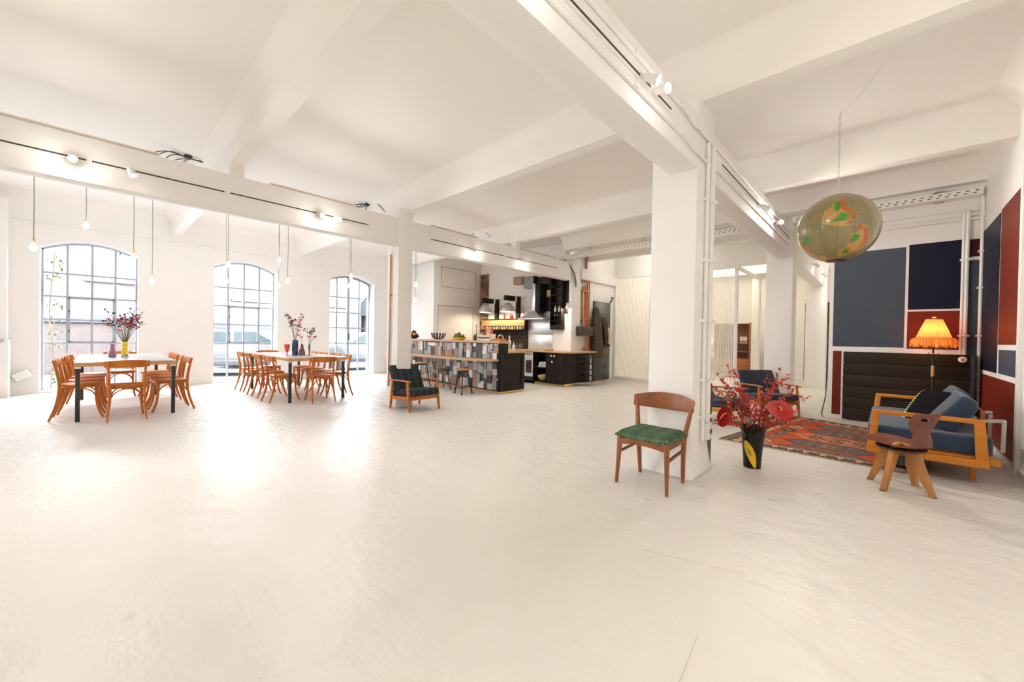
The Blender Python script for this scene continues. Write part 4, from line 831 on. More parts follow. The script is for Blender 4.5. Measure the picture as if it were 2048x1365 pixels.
# copper pipes on the entrance wall
px0 = -5.97
for k, (y, zt, zb, l) in enumerate([(9.09, 2.62, 1.58, 'thick copper pipe nearest the pier'), (9.17, 2.66, 1.58, 'second thick copper pipe above the black box'), (9.27, 2.75, .03, 'third copper pipe, running down to the floor'), (9.36, 2.80, .03, 'last copper pipe, running down to the floor next to the coat')]):
    pts = [(px0, 8.98 if k > 1 else y, zt), (px0, y-.05, zt), (px0, y, zt-.05), (px0, y, zb+.06), (px0+(.06 if k > 1 else 0), y, zb)] if k > 1 else [(px0, y, zt), (px0, y, zb)]
    pipe('copper_pipe', l, pts, .030 if k < 2 else .019, 'copper', clips=[(px0, y, z) for z in (2.5, 1.72)], group='copper pipes beside the door')
pipe('copper_pipe', 'upper copper pipe rising to the cable tray', [(px0, 9.15, 3.40), (px0, 9.15, 2.86), (px0, 9.05, 2.82), (px0, 8.98, 2.82)], .019, 'copper', group='copper pipes beside the door'); pipe('copper_pipe', 'upper copper pipe with a rounded head below the tray', [(px0, 9.06, 3.45), (px0, 9.22, 3.43), (px0, 9.22, 2.95), (px0, 9.12, 2.90), (px0, 8.98, 2.88)], .019, 'copper', group='copper pipes beside the door')
t = thing('fuse_box', 'black wall box with two rows of dark openings over the copper pipes', 'box', (-5.99, 9.10, 1.41)); part((-.06, .16, -.32, .32, -.125, .125), 'case', mat('black_box', (.035, .028, .024), .35), t, .004)
for r_ in range(2):
    for k in range(5): part((.158, .163, -.22+.105*k, -.155+.105*k, -.075+.09*r_, -.015+.09*r_), 'opening', 'black', t, .001)
# coat and bag hanging on the door
def hanging(name, label, y, z, loops, m, x=-5.93):
    b = MB(); nt_ = 18
    t = thing(name, label, 'coat' if 'jacket' in name else 'bag', (x, y, z)); rnd = random.Random(y); vs = []; fs = []
    for i, (dz, w_, d_, yo) in enumerate(loops):
        for k in range(nt_):
            a = 2*math.pi*k/nt_; ripple = 1+.10*math.sin(5*a+i*.4)+.06*math.sin(9*a+i); vs.append((d_*math.sin(a)*ripple+d_*.6, yo+w_*math.cos(a)*ripple, dz))
    for i in range(len(loops)-1):
        for k in range(nt_): a = i*nt_+k; c = i*nt_+(k+1) % nt_; fs.append((a, c, c+nt_, a+nt_))
    fs += [tuple(range(nt_)), tuple((len(loops)-1)*nt_+k for k in range(nt_))[::-1]]
    b.add(vs, fs).build('cloth', m, t, ang=70); return t
co = mat('olive_brown_cloth', (.075, .055, .028), .9, noise=.35, nscale=14, bump=.4, bscale=40)
t = hanging('hanging_jacket', 'long olive brown jacket hanging on the dark door', 9.66, 2.10, [(0, .05, .03, 0), (-.12, .10, .06, 0), (-.35, .19, .09, -.01), (-.7, .22, .11, -.02), (-1.05, .23, .12, -.02), (-1.30, .22, .11, .0), (-1.42, .20, .10, .02)], co)
MB().tube(curve3([(.08, .16, -.30), (.15, .25, -.62), (.16, .30, -.95), (.13, .26, -1.12)], 5), [.055+.015*math.sin(i*1.3) for i in range(16)], 10).build('sleeve', co, t); MB().lathe([(.05, -.02), (.075, -.06), (.085, -.10)], 14, caps=False).build('collar', co, t)
t = hanging('shoulder_bag', 'black and cream bag hanging on the dark door beside the jacket', 10.13, 1.77, [(0, .04, .02, 0), (-.08, .09, .045, 0), (-.28, .14, .07, 0), (-.62, .17, .08, .02), (-.76, .15, .07, .04)], mat('black_bag_cloth', (.012, .011, .012), .7))
MB().slab(lambda u, v: (.135+.02*math.sin(3*v)+.01*math.sin(u*6), -.06+.17*u+.05*v, -.22-.48*v-.05*u), 6, 8, (.012, 0, 0)).build('cream_panel', mat('cream_canvas', (.68, .56, .40), .9, bump=.3, bscale=60), t, ang=60)
MB().tube(curve3([(.02, -.02, 0), (.03, 0, .10), (.02, .02, 0)], 6), .006, 5).build('strap', 'black', t)
# ================================================================ SITTING AREA
# ---- teak side chair with green checked drum seat (faces -Y)
M['greencheck'] = stripes('green_check_weave', (.045, .105, .05), [(.0, .10, (.11, .20, .10)), (.30, .36, (.085, .07, .04)), (.5, .62, (.02, .055, .03)), (.8, .86, (.10, .15, .07))], 0, .125, axis2=1, bands2=[(.0, .22, (.025, .06, .035)), (.5, .6, (.12, .19, .10))], period2=.14)
t = thing('side_chair', 'teak side chair with curved backrest and green checked seat beside the near column', 'chair', (-1.432, 3.268, 0), R(0))
for s in (-1, 1):
    MB().sweep([(s*.215, -.205, 0), (s*.205, -.19, .25), (s*.200, -.185, .415)], [(-.5, -.5), (.5, -.5), (.5, .5), (-.5, .5)], (0, 1, 0), scale=[(.022, .024), (.032, .034), (.036, .040)]).build('leg', 'teak', t, bevel=.006)
    MB().sweep(curve3([(s*.192, .195, 0), (s*.198, .175, .22), (s*.208, .17, .40), (s*.232, .20, .56), (s*.252, .235, .695)], 4), [(-.5, -.5), (.5, -.5), (.5, .5), (-.5, .5)], (0, 1, 0), scale=[(.020+.012*math.sin(math.pi*(.12+.8*i/16)), .026+.014*math.sin(math.pi*(.12+.8*i/16))) for i in range(17)]).build('leg', 'teak', t, bevel=.005)
    MB().ribbon([(s*.205, -.18, .375), (s*.206, .17, .385)], .022, .055).build('side_rail', 'teak', t, bevel=.004)
    MB().bar((s*.208, -.185, .262), (s*.198, .172, .285), .017, .024).build('stretcher', 'teak', t, bevel=.004)
    MB().lathe([(.012, 0), (.012, .012), (.001, .016)], 10, mtx=Matrix.Translation((s*.20, -.185, .415))).build('leg_cap', 'brass', t)
MB().ribbon(curve3([(-.205, -.19, .355), (-.1, -.195, .372), (0, -.197, .377), (.1, -.195, .372), (.205, -.19, .355)], 4), .022, .05, (0, 0, 1)).build('front_rail', 'teak', t, bevel=.004)
MB().bar((-.21, .172, .375), (.21, .172, .375), .02, .05).build('rear_rail', 'teak', t, bevel=.004)
def seat(u, v):
    x = (u-.5)*2; y = (v-.5)*2; e = max(0, abs(x)**6+abs(y)**8); ax = x*.235*(1-.06*(y > 0)*y); ay = y*.215+.005
    return (ax, ay, .405+.050*math.sqrt(max(0, 1-min(1, e)))+.012*x*x-.006*(1-y*y))
def seat_b(u, v):
    x = (u-.5)*2; p = seat(u, v); return (0, 0, .395+.012*x*x-p[2]-.004)
MB().slab(seat, 18, 14, seat_b).build('seat', 'greencheck', t, ang=70)
def crest(u, v):
    a = (u-.5)*2; x = a*.268; y = .285-.085*a*a-.0; z = .600+.125*v+(.018*(1-a*a) if v > .5 else -.006*(1-a*a)) - (.018*a*a if v > .5 else -.010*a*a); return (x, y-.012*(1-v), z)
MB().slab(crest, 18, 3, lambda u, v: (0, .018, 0)).build('backrest', 'teak', t, bevel=.004, ang=50)

# ---- low easy chairs (face +X)
def easy_chair(name, label, loc, rz, fab, wood, w=.57, back_w=.0):
    t = thing(name, label, 'armchair', loc, R(rz)); h = w/2
    q = [(-.5, -.5), (.5, -.5), (.5, .5), (-.5, .5)]
    for s in (-1, 1):
        MB().sweep([(.285, s*h, 0), (.245, s*h, .25), (.215, s*h, .47)], q, (0, 1, 0), scale=[(.026, .026), (.036, .046), (.030, .034)]).build('leg', wood, t, bevel=.006)
        MB().sweep([(-.285, s*h, 0), (-.25, s*h, .22), (-.215, s*h, .465)], q, (0, 1, 0), scale=[(.026, .026), (.036, .044), (.030, .034)]).build('leg', wood, t, bevel=.006)
        MB().ribbon(curve3([(-.34, s*(h-.01), .462), (-.2, s*h, .476), (.1, s*(h+.012), .488), (.30, s*(h+.004), .482)], 4), .046, .020, scale=[(.6+.6*math.sin(math.pi*min(1, (i+2)/14)), 1) for i in range(13)]).build('armrest', wood, t, bevel=.007)
        MB().bar((.245, s*h, .215), (-.25, s*h, .185), .020, .052).build('side_rail', wood, t, bevel=.004)
        MB().bar((-.13, s*(h-.05), .22), (-.40, s*(h-.05), .66), .026, .036, up=(0, 1, 0)).build('back_post', wood, t, bevel=.005)
    MB().bar((.235, -h, .215), (.235, h, .215), .022, .075).build('front_rail', wood, t, bevel=.004)
    MB().bar((-.25, -h, .19), (-.25, h, .19), .022, .06).build('rear_rail', wood, t, bevel=.004)
    MB().bar((-.41, -h+.04, .655), (-.41, h-.04, .655), .024, .05).build('top_rail', wood, t, bevel=.006)
    for k in range(6): MB().bar((-.20, -h+.09+k*(w-.18)/5, .30), (-.395, -h+.09+k*(w-.18)/5, .63), .014, .014).build('back_slat', wood, t, bevel=.003)
    m = Matrix.Translation((.035, 0, .285)) @ Matrix.Rotation(R(-4), 4, 'Y')
    MB().box(-.29, .28, -h+.025, h-.025, -.055, .055, m).build('seat_cushion', fab, t, bevel=.024, seg=3)
    m = Matrix.Translation((-.255, 0, .50)) @ Matrix.Rotation(R(-28), 4, 'Y')
    vs = MB().box(-.05, .05, -h+.012, h-.012, -.245, .225, m); o = vs.build('back_cushion', fab, t, bevel=.028, seg=3)
    return t
M['tartan'] = stripes('navy_green_tartan', (.014, .019, .036), [(.02, .12, (.009, .06, .024)), (.12, .18, (.03, .16, .06)), (.18, .28, (.009, .06, .024)), (.48, .55, (.005, .007, .010)), (.72, .79, (.005, .007, .010))], 1, .125, axis2=2, bands2=[(.0, .25, (.006, .022, .014)), (.6, .68, (.004, .004, .006))], period2=.11)
easy_chair('tartan_armchair', 'low wooden armchair with navy and green tartan cushions beside the bar stools', (-5.70, 3.68, 0), 1.5, 'tartan', 'wood_chair')
easy_chair('blue_armchair', 'navy easy chair mostly hidden behind the near column and the red branches', (-1.86, 6.58, 0), 0, 'bluefab', 'oak', .62)
easy_chair('blue_armchair', 'navy easy chair facing the daybed at the back edge of the rug', (-1.45, 7.92, 0), -42, 'bluefab', 'oak', .66)

# ---- daybed with loop arms, bolsters, cushion
t = thing('daybed', 'oak daybed with blue mattress and two back bolsters by the red wall', 'sofa', (0, 0, 0))
X0, X1, Y0, Y1 = -.10, .66, 5.18, 6.92
for y in (5.48, 6.62):
    for x in (-.05, .59): MB().bar((x, y, .2), (x, y, 0), .055, .04, w1=.050, h1=.036).build('leg', 'oak', t, bevel=.004)
for q in [(X0-.01, X0+.03, Y0+.06, Y1-.06, .20, .27), (X1-.03, X1+.01, Y0+.06, Y1-.06, .20, .27), (X0, X1+.06, Y0+.05, Y0+.09, .20, .255), (X0, X1, Y1-.09, Y1-.05, .20, .255)]: part(q, 'frame_rail', 'oak', t, .005)
for k in range(7): part((X0+.02, X1-.02, Y0+.18+.23*k, Y0+.25+.23*k, .235, .25), 'slat', 'oak', t, .002)
for yy, s in ((Y0+.02, 1), (Y1-.02, -1)):
    a = MB(); p = [(-.125, .17), (.655, .17), (.62, .585), (-.085, .585)]; i_ = [(-.055, .235), (.575, .235), (.56, .545), (-.035, .545)]
    vs = [(x, yy-.019, z) for x, z in p+i_]+[(x, yy+.019, z) for x, z in p+i_]; fs = []
    for k in range(4): n = (k+1) % 4; fs += [(k, n, 4+n, 4+k), (8+k, 12+k, 12+n, 8+n), (k, 8+k, 8+n, n), (4+k, 4+n, 12+n, 12+k)]
    a.add(vs, fs).build('loop_arm', 'oak', t, bevel=.010, seg=3)
MB().box(X0-.02, X1+.02, Y0+.06, Y1-.06, .262, .43).build('mattress', 'bluefab2', t, bevel=.035, seg=3)
for (y0, y1, tl, l) in ((5.36, 6.02, .0, 1), (6.10, 6.74, .03, 2)):
    m = Matrix.Translation((.475+tl, (y0+y1)/2, .585)) @ Matrix.Rotation(R(20), 4, 'Y'); h = (y1-y0)/2
    MB().add([(-.13, -h, -.17), (.06, -h, -.17), (.10, -h, .10), (.07, -h, .17), (-.03, -h, .19), (-.13, h, -.17), (.06, h, -.17), (.10, h, .10), (.07, h, .17), (-.03, h, .19)],
             [(0, 1, 2, 3, 4), (9, 8, 7, 6, 5), (0, 5, 6, 1), (1, 6, 7, 2), (2, 7, 8, 3), (3, 8, 9, 4), (4, 9, 5, 0)], m).build('bolster', 'bluefab2', t, bevel=.03, seg=3)
for y in (5.75, 6.4):
    b = MB().bar((.60, y, .50), (.80, y, .525), .022, .03).bar((.80, y, .53), (.795, y, .235), .022, .03).bar((.58, y, .48), (.665, y, .60), .03, .028); o = b.build('back_bracket', mat('pale_metal_bracket', (.60, .56, .50), .4), t, bevel=.003)
    MB().lathe([(.014, 0), (.012, .01), (.001, .012)], 10, mtx=Matrix.Translation((.80, y-.012, .525)) @ Matrix.Rotation(R(90), 4, 'X')).build('bolt', 'steel', o)
part((.615, .645, 5.4, 6.7, .56, .64), 'back_rail', 'teak', t, .005)
pm = mat('black_velvet', (.006, .005, .006), .9, spec=.1)
pl = thing('throw_pillow', 'black throw pillow with a yellow and white striped edge on the daybed', 'pillow', (.335, 5.95, .575), 0)
def pil(u, v):
    x = (u-.5)*2; y = (v-.5)*2; k = max(0, (1-x**4))*max(0, (1-y**4)); return Vector((x*.20*(1-.05*y*y), y*.20*(1-.05*x*x), .055*k**.6))
pmx = Matrix.Rotation(R(38), 4, 'Z') @ Matrix.Rotation(R(-56), 4, 'Y')
MB().slab(lambda u, v: pmx @ pil(u, v), 14, 14, lambda u, v: pmx @ Vector((0, 0, -2*pil(u, v).z-.002))).build('pillow_body', pm, pl, ang=70)
sc = [mat('pillow_cream', (.62, .58, .42), .8), pm, mat('pillow_lime', (.55, .60, .05), .8), mat('pillow_red', (.50, .03, .06), .8)]
for side in ('y',):
    n = 26
    for k in range(n):
        v0, v1 = (k+.0)/n, (k+1)/n; c = sc[1] if k % 2 else (sc[3] if k > 20 else sc[2] if k > 12 else sc[0]); b = MB()
        f = lambda u, v: pmx @ (pil(.035+.19*u if False else u, v)+Vector((0, 0, .003)))
        b.slab(lambda u, v: f(.80+.195*v, .004+(v0+(v1-v0)*u)*0+.0) if False else f(v0*.98+.01+(v1-v0)*.98*u, .84+.155*v), 2, 3, pmx.to_3x3() @ Vector((0, 0, -.003))).build('edge_stripe', c, pl, smooth=False)
o = part((.05, .31, 5.42, 5.75, 0, .185), 'trunk', mat('dark_maroon_case', (.030, .008, .008), .4), None, .008); tag(o, 'dark maroon case pushed under the daybed', 'case')

# ---- four-legged plywood swivel chair
t = thing('swivel_chair', 'reddish plywood swivel chair on four splayed wooden legs in front of the daybed', 'chair', (.105, 4.69, 0), R(142))
for k in range(4):
    a = R(45+90*k)+R(-35); c, s = math.cos(a), math.sin(a)
    b = MB(); b.sweep(curve3([(.0*c, .0*s, .335), (.075*c, .075*s, .325), (.12*c, .12*s, .23), (.165*c, .165*s, .12), (.215*c, .215*s, 0)], 4), [(-.5, -.5), (.5, -.5), (.5, .5), (-.5, .5)], (-s, c, 0), scale=[(max(.030, .115-.0055*i), .038) for i in range(17)])
    l = b.build('leg', 'beech', t, bevel=.006)
    MB().box(-.017, .017, -.019, .019, .0, .004, Matrix.Translation((.215*c, .215*s, 0)) @ Matrix.Rotation(a, 4, 'Z')).build('foot_tip', 'black', l)
MB().lathe([(.10, .325), (.155, .335), (.16, .352), (.12, .356)], 24).build('swivel_disc', mat('dark_red_disc', (.05, .012, .010), .4), t); MB().lathe([(.03, .2), (.03, .33)], 12).build('spindle', 'black', t)
def shell(u, v):                              # v along the profile: seat front edge -> bend -> top of back
    P = [(.265, .385), (.20, .372), (.05, .358), (-.09, .358), (-.150, .375), (-.168, .43), (-.155, .50), (-.172, .58), (-.205, .662)]; W = [.11, .165, .185, .165, .115, .088, .085, .135, .125]
    f = v*8; i = min(7, int(f)); q = f-i; a0 = P[max(0, i-1)]; a, b = P[i], P[i+1]; b2 = P[min(8, i+2)]
    cr = lambda p0, p1, p2, p3: .5*((2*p1)+(p2-p0)*q+(2*p0-5*p1+4*p2-p3)*q*q+(3*p1-p0-3*p2+p3)*q**3)
    x = cr(a0[0], a[0], b[0], b2[0]); z = cr(a0[1], a[1], b[1], b2[1]); w = W[i]*(1-q)+W[i+1]*q; y = (u-.5)*2*w
    if i < 4: z += .10*y*y/.03*.25
    else: x += .9*y*y
    if v > .97: z -= .0
    return (x, y, z)
sh_ = MB(); nu, nv = 14, 48; G = [[shell(i/nu, j/nv) for j in range(nv+1)] for i in range(nu+1)]
def in_slot(i, j): u = (i+.5)/nu-.5; return abs(u) < .22 and .895 < (j+.5)/nv < (.93+.02*abs(u)/.22)
def nrm(i, j):
    a = Vector(G[min(nu, i+1)][j])-Vector(G[max(0, i-1)][j]); b = Vector(G[i][min(nv, j+1)])-Vector(G[i][max(0, j-1)]); return a.cross(b).normalized()*.012
vs = [G[i][j] for i in range(nu+1) for j in range(nv+1)]; vs2 = [tuple(Vector(G[i][j])+nrm(i, j)) for i in range(nu+1) for j in range(nv+1)]; N_ = len(vs); fs = []; I_ = lambda i, j: i*(nv+1)+j
keep = {(i, j) for i in range(nu) for j in range(nv) if not in_slot(i, j)}
for (i, j) in keep:
    a, b, c, d_ = I_(i, j), I_(i+1, j), I_(i+1, j+1), I_(i, j+1); fs += [(a, b, c, d_), (d_+N_, c+N_, b+N_, a+N_)]
    for (e0, e1, nb_) in ((a, b, (i, j-1)), (b, c, (i+1, j)), (c, d_, (i, j+1)), (d_, a, (i-1, j))):
        if nb_ not in keep: fs.append((e0, e0+N_, e1+N_, e1))
sh_.add(vs+vs2, fs).build('seat_shell', 'ply', t, ang=50)

# ---- radiator cover of horizontal dark boards
t = thing('radiator_cover', 'dark radiator cover of wide horizontal boards below the coloured wall panels', 'cover', (.18, 8.30, 0))
part((-.665, .675, -.05, -.012, .03, 1.085), 'back_frame', 'black', t, 0); part((.655, .69, -.25, 0, 0, 1.085), 'side_board', 'black', t, .003)
for k in range(6): part((-.675, .66, -.072, -.05, .012+.18*k, .012+.18*k+.172), 'board', 'darkboard', t, .003)
MB().lathe([(.042, 0), (.042, .018), (.030, .024), (.001, .024)], 20, mtx=Matrix.Translation((.585, -.072, 1.02)) @ Matrix.Rotation(R(90), 4, 'X')).build('thermostat', 'white', t); MB().lathe([(.018, 0), (.018, .004), (.001, .004)], 14, mtx=Matrix.Translation((.585, -.096, 1.02)) @ Matrix.Rotation(R(90), 4, 'X')).build('thermostat_dial', mat('pinkish_dial', (.55, .25, .22), .4), t)
# ---- pipes on the coloured wall
for x, r, l in ((.748, .017, 'left one of the twin white risers between the navy panel and corner'), (.783, .022, 'right one of the twin white risers between the navy panel and corner')): pipe('wall_pipe', l, [(x, 8.26, 1.09), (x, 8.26, 2.9), (x, 8.25, 3.06)], r, clips=[(x, 8.275, z) for z in (1.35, 2.4)])
pipe('wall_pipe', 'white riser pipe standing in the corner of the coloured walls', [(.912, 8.24, 0.02), (.912, 8.24, 3.24)], .019, clips=[(.912, 8.25, z) for z in (.62, 1.35, 2.0, 2.5, 3.0)])
for z, l in ((3.09, 'upper white pipe running high along the coloured wall'), (3.02, 'middle white pipe running high along the coloured wall'), (2.96, 'lower white pipe running high along the coloured wall')): pipe('wall_pipe', l, [(-.69, 8.27, z), (.1, 8.27, z), (.90, 8.27, z)], .014, clips=[(x, 8.285, z) for x in (-.3, .12, .5)])
pipe('corner_cable', 'thin dark cable hanging at the free edge of the coloured wall', [(-.70, 8.32, 1.2), (-.705, 8.32, .7), (-.71, 8.30, .35), (-.76, 8.28, .03), (-.72, 8.22, .008)], .007, 'wire', cat='cable')
# ---- floor lamp with raffia shade
L0 = (.47, 7.95)
t = thing('floor_lamp', 'glowing orange floor lamp with fringed raffia shade before the dark cover', 'lamp', (*L0, 0))
MB().lathe([(.13, 0), (.135, .012), (.12, .022), (.03, .03), (.016, .05)], 24).build('base', 'black', t); MB().tube([(0, 0, .03), (0, 0, 1.30)], .011, 10).build('pole', 'black', t); MB().tube([(0, 0, .78), (0, 0, .93)], .018, 10).build('cane_grip', 'pine', t)
arms = MB()
for k in range(3): a = 2.2*k+.3; arms.tube(curve3([(0, 0, .97), (.02*math.cos(a), .02*math.sin(a), 1.02), (.05*math.cos(a), .05*math.sin(a), 1.09)], 4), .004, 5)
arms.build('switch_arms', 'black', t); tips = MB()
for k in range(3): a = 2.2*k+.3; tips.ball((.05*math.cos(a), .05*math.sin(a), 1.095), .010, 8, 5)
tips.build('arm_tips', 'brass', t)
def shade_mat():
    m = bpy.data.materials.new('lit_raffia'); m.use_nodes = True; nt = m.node_tree; N = nt.nodes; L = nt.links; N.remove(N['Principled BSDF'])
    tc = N.new('ShaderNodeTexCoord'); mp = N.new('ShaderNodeMapping'); mp.inputs['Scale'].default_value = (60, 60, 2); n = N.new('ShaderNodeTexNoise'); n.inputs['Scale'].default_value = 1.6; L.new(tc.outputs['Object'], mp.inputs[0]); L.new(mp.outputs[0], n.inputs['Vector'])
    r = N.new('ShaderNodeValToRGB'); r.color_ramp.elements[0].position = .3; r.color_ramp.elements[1].position = .7; r.color_ramp.elements[0].color = (.84, .24, .085, 1); r.color_ramp.elements[1].color = (.90, .36, .14, 1); L.new(n.outputs[0], r.inputs[0])
    d = N.new('ShaderNodeBsdfDiffuse'); tr = N.new('ShaderNodeBsdfTranslucent'); mx = N.new('ShaderNodeMixShader'); mx.inputs[0].default_value = .55
    L.new(r.outputs[0], d.inputs[0]); L.new(r.outputs[0], tr.inputs[0]); L.new(d.outputs[0], mx.inputs[1]); L.new(tr.outputs[0], mx.inputs[2]); L.new(mx.outputs[0], N['Material Output'].inputs[0]); return m
M['raffia'] = shade_mat(); ns = 72
def cone(i, z, r): a = 2*math.pi*i/ns; rr = r*(1+(.012 if i % 2 else -.012)); return (rr*math.cos(a), rr*math.sin(a), z)
sb = MB(); sb.add([cone(i, 1.565, .082) for i in range(ns)]+[cone(i, 1.45, .125) for i in range(ns)]+[cone(i, 1.315, .172) for i in range(ns)], [(i, (i+1) % ns, ns+(i+1) % ns, ns+i) for i in range(ns)]+[(ns+i, ns+(i+1) % ns, 2*ns+(i+1) % ns, 2*ns+i) for i in range(ns)])
lsh = sb.build('lamp_shade', 'raffia', t, smooth=False)
MB().lathe([(.001, 1.585), (.018, 1.59), (.022, 1.60), (.001, 1.605)], 12).build('finial', 'socket', t); MB().tube([(.082*math.cos(2*math.pi*k/24), .082*math.sin(2*math.pi*k/24), 1.566) for k in range(24)], .004, 5, closed=True).build('shade_ring', 'socket', lsh)
fr = MB(); rnd = random.Random(2); fringe_m = frosted_mat('pale_raffia', 1.0, (.97, .62, .22))
for k in range(260):
    a = 2*math.pi*k/260+rnd.uniform(-.03, .03); c, s = math.cos(a), math.sin(a); r1 = rnd.uniform(.20, .235); z1 = rnd.uniform(1.17, 1.245); w_ = .006
    fr.ribbon(curve3([(.172*c, .172*s, 1.318), (r1*c*.97, r1*s*.97, 1.285), (r1*c*1.02, r1*s*1.02, z1)], 3), w_, .0012, (c, s, .3))
fr.build('fringe', fringe_m, lsh, smooth=False)['kind'] = 'stuff'
MB().ball((0, 0, 1.40), .035, 12, 8, (1, 1, 1.25)).build('bulb', bulb_mat('warm_bulb', (1, .62, .26), 40), t); lamp('lamp_light', (0, 0, 1.40), 5.5, (1, .60, .27), .045, t)
# ---- hanging globe
def globe():
    c = Vector((-.347, 4.67, 2.267)); r = .302; t = thing('hanging_globe', 'large relief globe hanging on a chain over the sitting area', 'globe', tuple(c)); nu, nv = 120, 72
    # axes of the sphere as it hangs: the mapped face turns towards the hall
    f = (Vector((0, 0, 1.22))-c).normalized(); ux = f.cross(Vector((0, 0, 1))).normalized()*-1; uy = ux.cross(f).normalized()
    if uy.z < 0: uy = -uy
    ux = uy.cross(f).normalized()
    m = MB(); prof = [(r*math.sin(math.pi*i/nv), r*math.cos(math.pi*i/nv)) for i in range(nv+1)]
    for i in range(nv+1):
        for j in range(nu): a = 2*math.pi*j/nu; m.v.append((prof[i][0]*math.cos(a), prof[i][0]*math.sin(a), prof[i][1]))
    for i in range(nv):
        for j in range(nu): a = i*nu+j; b = i*nu+(j+1) % nu; m.f.append((a, a+nu, b+nu, b))
    me = bpy.data.meshes.new('map_sphere'); me.from_pydata(m.v, [], m.f); me.polygons.foreach_set('use_smooth', [True]*len(me.polygons))
    # continents in the face's own unit-disc chart
    P = {'o': [(.08, .93), (.16, .80), (.16, .60), (.33, .48), (.37, .28), (.28, .10), (.22, .12), (.28, .30), (.22, .44), (.08, .50), (.05, .70)],
         'g': [(.06, .80), (.05, .55), (-.03, .46), (-.10, .52), (-.05, .74)], 'g2': [(.05, .44), (.25, .42), (.30, .30), (.22, .20), (-.10, .20), (-.30, .18), (-.12, .26), (.0, .34)],
         'y': [(.03, .88), (-.12, .66), (-.30, .48), (-.36, .34), (-.36, .20), (-.10, .10), (.1, .04), (.28, .08), (.36, .28), (.30, .46), (.14, .58), (.12, .86)],
         'o2': [(.38, .10), (.55, .0), (.66, -.10), (.70, -.35), (.62, -.50), (.45, -.68), (.46, -.60), (.58, -.40), (.60, -.15), (.48, -.02)],
         'y2': [(.36, .10), (.62, .0), (.72, -.14), (.70, -.42), (.45, -.72), (.1, -.80), (-.05, -.78), (.10, -.62), (.22, -.48), (.34, -.40), (.30, -.24), (.42, -.14), (.50, -.06)],
         'g3': [(.34, -.22), (.52, -.24), (.48, -.34), (.40, -.42), (.28, -.40)], 'g4': [(.15, -.62), (.26, -.58), (.28, -.72), (.10, -.74)],
         'g5': [(-.74, -.16), (-.66, -.10), (-.64, -.34), (-.74, -.42), (-.82, -.36)], 'o3': [(-.92, -.30), (-.74, -.40), (-.62, -.52), (-.66, -.60), (-.80, -.50)], 'y3': [(-.84, -.46), (-.5, -.70), (-.2, -.82), (.05, -.84), (-.1, -.95), (-.5, -.84)]}
    col = {'o': (.42, .10, .012), 'g': (.06, .24, .012), 'y': (.46, .25, .055)}
    def inside(p, poly):
        x, y = p; c_ = False; n = len(poly)
        for i in range(n):
            (x1, y1), (x2, y2) = poly[i], poly[i-1]
            if (y1 > y) != (y2 > y) and x < (x2-x1)*(y-y1)/(y2-y1)+x1: c_ = not c_
        return c_
    rnd = random.Random(9); ca = me.color_attributes.new('pattern', 'FLOAT_COLOR', 'POINT'); from mathutils import noise as NZ
    for i, v in enumerate(me.vertices):
        n = Vector(v.co).normalized(); q = NZ.noise(n*6)*.03; p = (n.dot(ux)+q, n.dot(uy)+NZ.noise(n*6+Vector((9, 0, 0)))*.03); b = .5+.5*NZ.noise(n*4); sp = NZ.noise(n*26)
        cc = Vector((.19+.07*b, .175+.02*b, .085-.02*b))*(1+.16*sp)
        for nm in ('y', 'y2', 'y3', 'g', 'g2', 'g3', 'g4', 'g5', 'o', 'o2', 'o3'):
            pp = P[nm]
            if n.dot(f) > -.05 and inside(p, pp): cc = Vector(col[nm[0]])*(1+.45*NZ.noise(n*18))
        if n.dot(f) < -.05 and NZ.noise(n*1.8) > .12: cc = Vector(col['y' if sp > 0 else 'g'])
        ca.data[i].color = (max(0, cc.x), max(0, cc.y), max(0, cc.z), 1)
    me.materials.append(vcol_mat('globe_map', .28, .5)); o = bpy.data.objects.new('map_sphere', me); C.objects.link(o); o.parent = t
    g = MB()
    for k in range(8):                          # meridian seams standing a hair proud
        a = math.pi*k/8; g.tube([tuple((uy*math.cos(b)+(ux*math.cos(a)+f*math.sin(a))*math.sin(b))*(r+.0004)) for b in [2*math.pi*j/60 for j in range(60)]], .0011, 4, closed=True)
    g.build('meridians', mat('meridian_ink', (.10, .09, .05), .6), t)['kind'] = 'stuff'
    MB().lathe([(.001, -r-.004), (.08, -r+.004), (.075, -r+.016)], 20).build('base_plate', 'black', t); MB().lathe([(.03, r-.006), (.02, r+.012), (.001, r+.014)], 14).build('top_cap', 'brass', t)
    chn = MB(); z = r+.01; k = 0
    while z < 1.03:
        ang = R(90)*(k % 2); pts = [(.0075*math.cos(a)*math.cos(ang), .0075*math.cos(a)*math.sin(ang), z+.017+.019*math.sin(a)) for a in [2*math.pi*j/8 for j in range(8)]]
        chn.tube(pts, .0025, 5, closed=True); z += .031; k += 1
    chn.build('chain', 'steel', t)
    MB().tube(curve3([(0, 0, 1.04), (.12, .10, 1.20), (.271, .23, 1.478)], 6), .0016, 4).build('hanging_wire', 'steel', t)
globe()
M['dberry'] = mat('dark_red_berry', (.22, .014, .014), .4)
